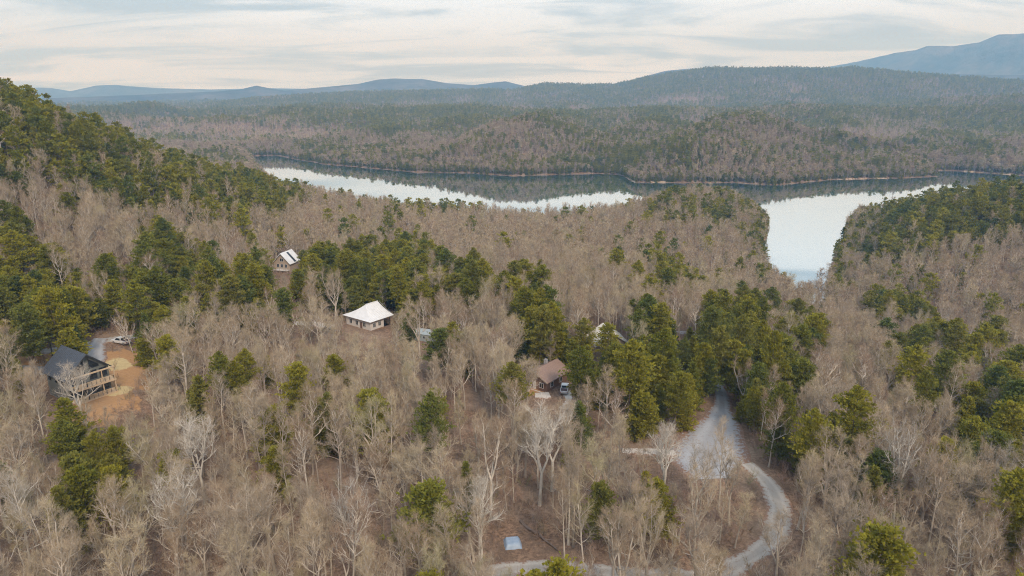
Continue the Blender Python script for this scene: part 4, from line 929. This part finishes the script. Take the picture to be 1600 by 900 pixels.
def vehicle(name, kind, loc, yaw, paint_m, label):
    """front faces +y"""
    v = root_at(name, loc, yaw, label, 'truck' if kind == 'pickup' else 'car'); w2 = 0.95
    if kind == 'pickup':
        side = [(-2.85, 0.55), (-2.85, 1.12), (2.55, 1.12), (2.8, 0.95), (2.85, 0.5), (2.3, 0.4), (-2.3, 0.4)]; cab = [(-0.85, 1.12), (-0.75, 1.82), (0.75, 1.85), (1.5, 1.12)]
    else:
        side = [(-2.3, 0.5), (-2.3, 1.0), (1.35, 1.02), (2.25, 0.85), (2.3, 0.45), (1.9, 0.33), (-1.9, 0.33)]; cab = [(-2.2, 1.0), (-1.95, 1.62), (0.35, 1.66), (1.25, 1.02)]
    b = MB(); b.prism([(-w2, y, z) for y, z in side], (2 * w2, 0, 0)); body = obj('body', b.mesh('body', paint_m), v); bv = body.modifiers.new('bevel', 'BEVEL'); bv.width = 0.07; bv.segments = 2
    c = MB(); (y0, z0), (y1, z1), (y2, z2), (y3, z3) = cab; iw = w2 - 0.17
    q = [(-w2+.03, y0, z0-.02), (w2-.03, y0, z0-.02), (w2-.03, y3, z3-.02), (-w2+.03, y3, z3-.02), (-iw, y1, z1), (iw, y1, z1), (iw, y2, z2), (-iw, y2, z2)]
    c.v = q; c.f = [(4,5,6,7), (0,1,5,4), (1,2,6,5), (2,3,7,6), (3,0,4,7)]; c.m = [0] * 5; obj('cab', c.mesh('cab', paint_m), v)
    def pane(nm, i, j, k, l, t=0.12):
        P_ = [Vector(q[a]) for a in (i, j, k, l)]; ce = sum(P_, Vector()) / 4; nn = (P_[1] - P_[0]).cross(P_[3] - P_[0]).normalized(); b = MB(); b.prism([ce + (p - ce) * 0.80 + nn * 0.004 for p in P_], nn * 0.012); obj(nm, b.mesh(nm, M_GLASS), v)
    pane('rear_window', 0, 1, 5, 4); pane('side_window', 1, 2, 6, 5); pane('windscreen', 2, 3, 7, 6); pane('side_window', 3, 0, 4, 7)
    fy = side[4][0]; ry = side[0][0]
    for s in (-1, 1):
        for yy in ((1.75, -1.75) if kind == 'pickup' else (1.4, -1.4)): wheel(v, s * (w2 - 0.1), yy, 0.4 if kind == 'pickup' else 0.34)
        boxpart('headlight', (s*0.72 - 0.16, fy - 0.06, 0.66), (s*0.72 + 0.16, fy + 0.025, 0.84), M_LAMP, v); boxpart('tail_light', (s*0.82 - 0.08, ry - 0.025, 0.68), (s*0.82 + 0.08, ry + 0.05, 1.0), M_RED, v)
    boxpart('bumper', (-w2, ry - 0.14, 0.42), (w2, ry - 0.03, 0.58), M_RIM, v)
    if kind == 'pickup': boxpart('truck_bed', (-w2 + 0.12, -2.72, 0.98), (w2 - 0.12, -0.95, 1.132), M_BED, v)
def on_ground(u, v): x, y, z = ground_at(u, v); return (x, y, z + 0.12)
vehicle('pickup_truck', 'pickup', on_ground(882, 612), -8, M_WHITEP, 'white pickup truck with dark load bed parked beside the brown cabin')
vehicle('pickup_truck', 'pickup', on_ground(190, 538), 70, M_WHITEP, 'white pickup truck standing on the tan dirt road')
vehicle('parked_car', 'suv', on_ground(514, 519), 60, M_GREYP, 'dark grey car on the pad beside the white-roofed house')

# ------------------------------------------------------------------ tarp, logs, stacked lumber
def make_tarp():
    x, y, z = tarp; b = MB(); n = 14; M_TARP = simple('tarp_blue', (0.26,0.33,0.42), (0.34,0.40,0.47), 1.5, 0.5, 0.2)
    for i in range(n + 1):
        for j in range(n + 1):
            a, c = (i / n - .5) * 3.0 * (1 - 0.12 * abs(j / n - .5)), (j / n - .5) * 2.9; e = max(abs(i / n - .5), abs(j / n - .5)) * 2
            b.v.append((a, c, 0.05 + 0.75 * (1 - float(sstep(0.7, 1.0, e))) + 0.07 * float(fbm(np.array(a * 1.3), np.array(c * 1.3), 5, 2))))
    for i in range(n):
        for j in range(n): b.f.append((i*(n+1)+j, (i+1)*(n+1)+j, (i+1)*(n+1)+j+1, i*(n+1)+j+1)); b.m.append(0)
    o = obj('blue_tarp', b.mesh('blue_tarp', M_TARP, True), label='blue-grey tarp draped over a low pile near the gravel road', cat='tarp'); o.location = (x, y, z); o.rotation_euler = (0, 0, R(8))
make_tarp()
def fallen_log(pa, pb, r, label):
    A_, B_ = ground_at(*pa), ground_at(*pb); rd = random.Random(pa[0]); k = 8; pts, rad_ = [], []
    for i in range(k + 1):
        t = i / k; x = A_[0] + (B_[0] - A_[0]) * t + rd.gauss(0, .12); y = A_[1] + (B_[1] - A_[1]) * t + rd.gauss(0, .12); pts.append(V3(x, y, float(H(x, y)) + r * 0.7)); rad_.append(r * (1 - 0.6 * t))
    b = MB(); b.tube(pts, rad_, 7, 0, True)
    root = bpy.data.objects.new('fallen_log', None); COL.objects.link(root); root['label'] = label; root['category'] = 'log'
    obj('stem', b.mesh('stem', PBARK, True), root); c = MB()
    for i in range(9):
        p, d = along(pts, rd.uniform(.3, 1)); q = grow(rd, p, V3(rd.gauss(0, 1), rd.gauss(0, 1), 0.7), rd.uniform(.7, 1.8), 3, 0, .2); c.tube(q, [r*.3, r*.25, r*.15, r*.05], 4)
    obj('branch_stub', c.mesh('branch_stub', PBARK), root)
fallen_log((812, 816), (872, 862), 0.30, 'long dark fallen log in the hollow above the gravel road')
fallen_log((410, 790), (455, 765), 0.24, 'dark fallen log lying among bare trees on the slope')
fallen_log((1405, 660), (1450, 690), 0.22, 'short dark fallen log in the pine draw')
road('cabin_walk', [(888,612),(889,624),(884,634),(872,641)], [2.2,2.2,2.0,1.8], CONCRETE, 0.15)
road('cabin_terrace', [(836,618),(850,618),(866,617)], [3,3.6,3], CONCRETE, 0.15)

# ------------------------------------------------------------------ the air
HAZE_DENSITY, HAZE_COLOR = 1.9e-4, (0.28, 0.59, 1.0)
b = MB(); b.box((-13000, -13000, -12), (13000, 13000, 1050))
hm = bpy.data.materials.new('haze_air'); hm.use_nodes = True; hm.cycles.volume_sampling = 'DISTANCE'; t = hm.node_tree; t.nodes.clear()
o_ = t.nodes.new('ShaderNodeOutputMaterial'); pv = t.nodes.new('ShaderNodeVolumePrincipled')
pv.inputs['Color'].default_value = (*HAZE_COLOR, 1); pv.inputs['Density'].default_value = HAZE_DENSITY; pv.inputs['Absorption Color'].default_value = (1, 1, 1, 1)
pv.inputs['Density Attribute'].default_value = ''
t.links.new(pv.outputs[0], o_.inputs['Volume'])
obj('haze', b.mesh('haze', hm), kind='stuff', label='thin bluish haze filling the air over the whole valley', cat='haze')
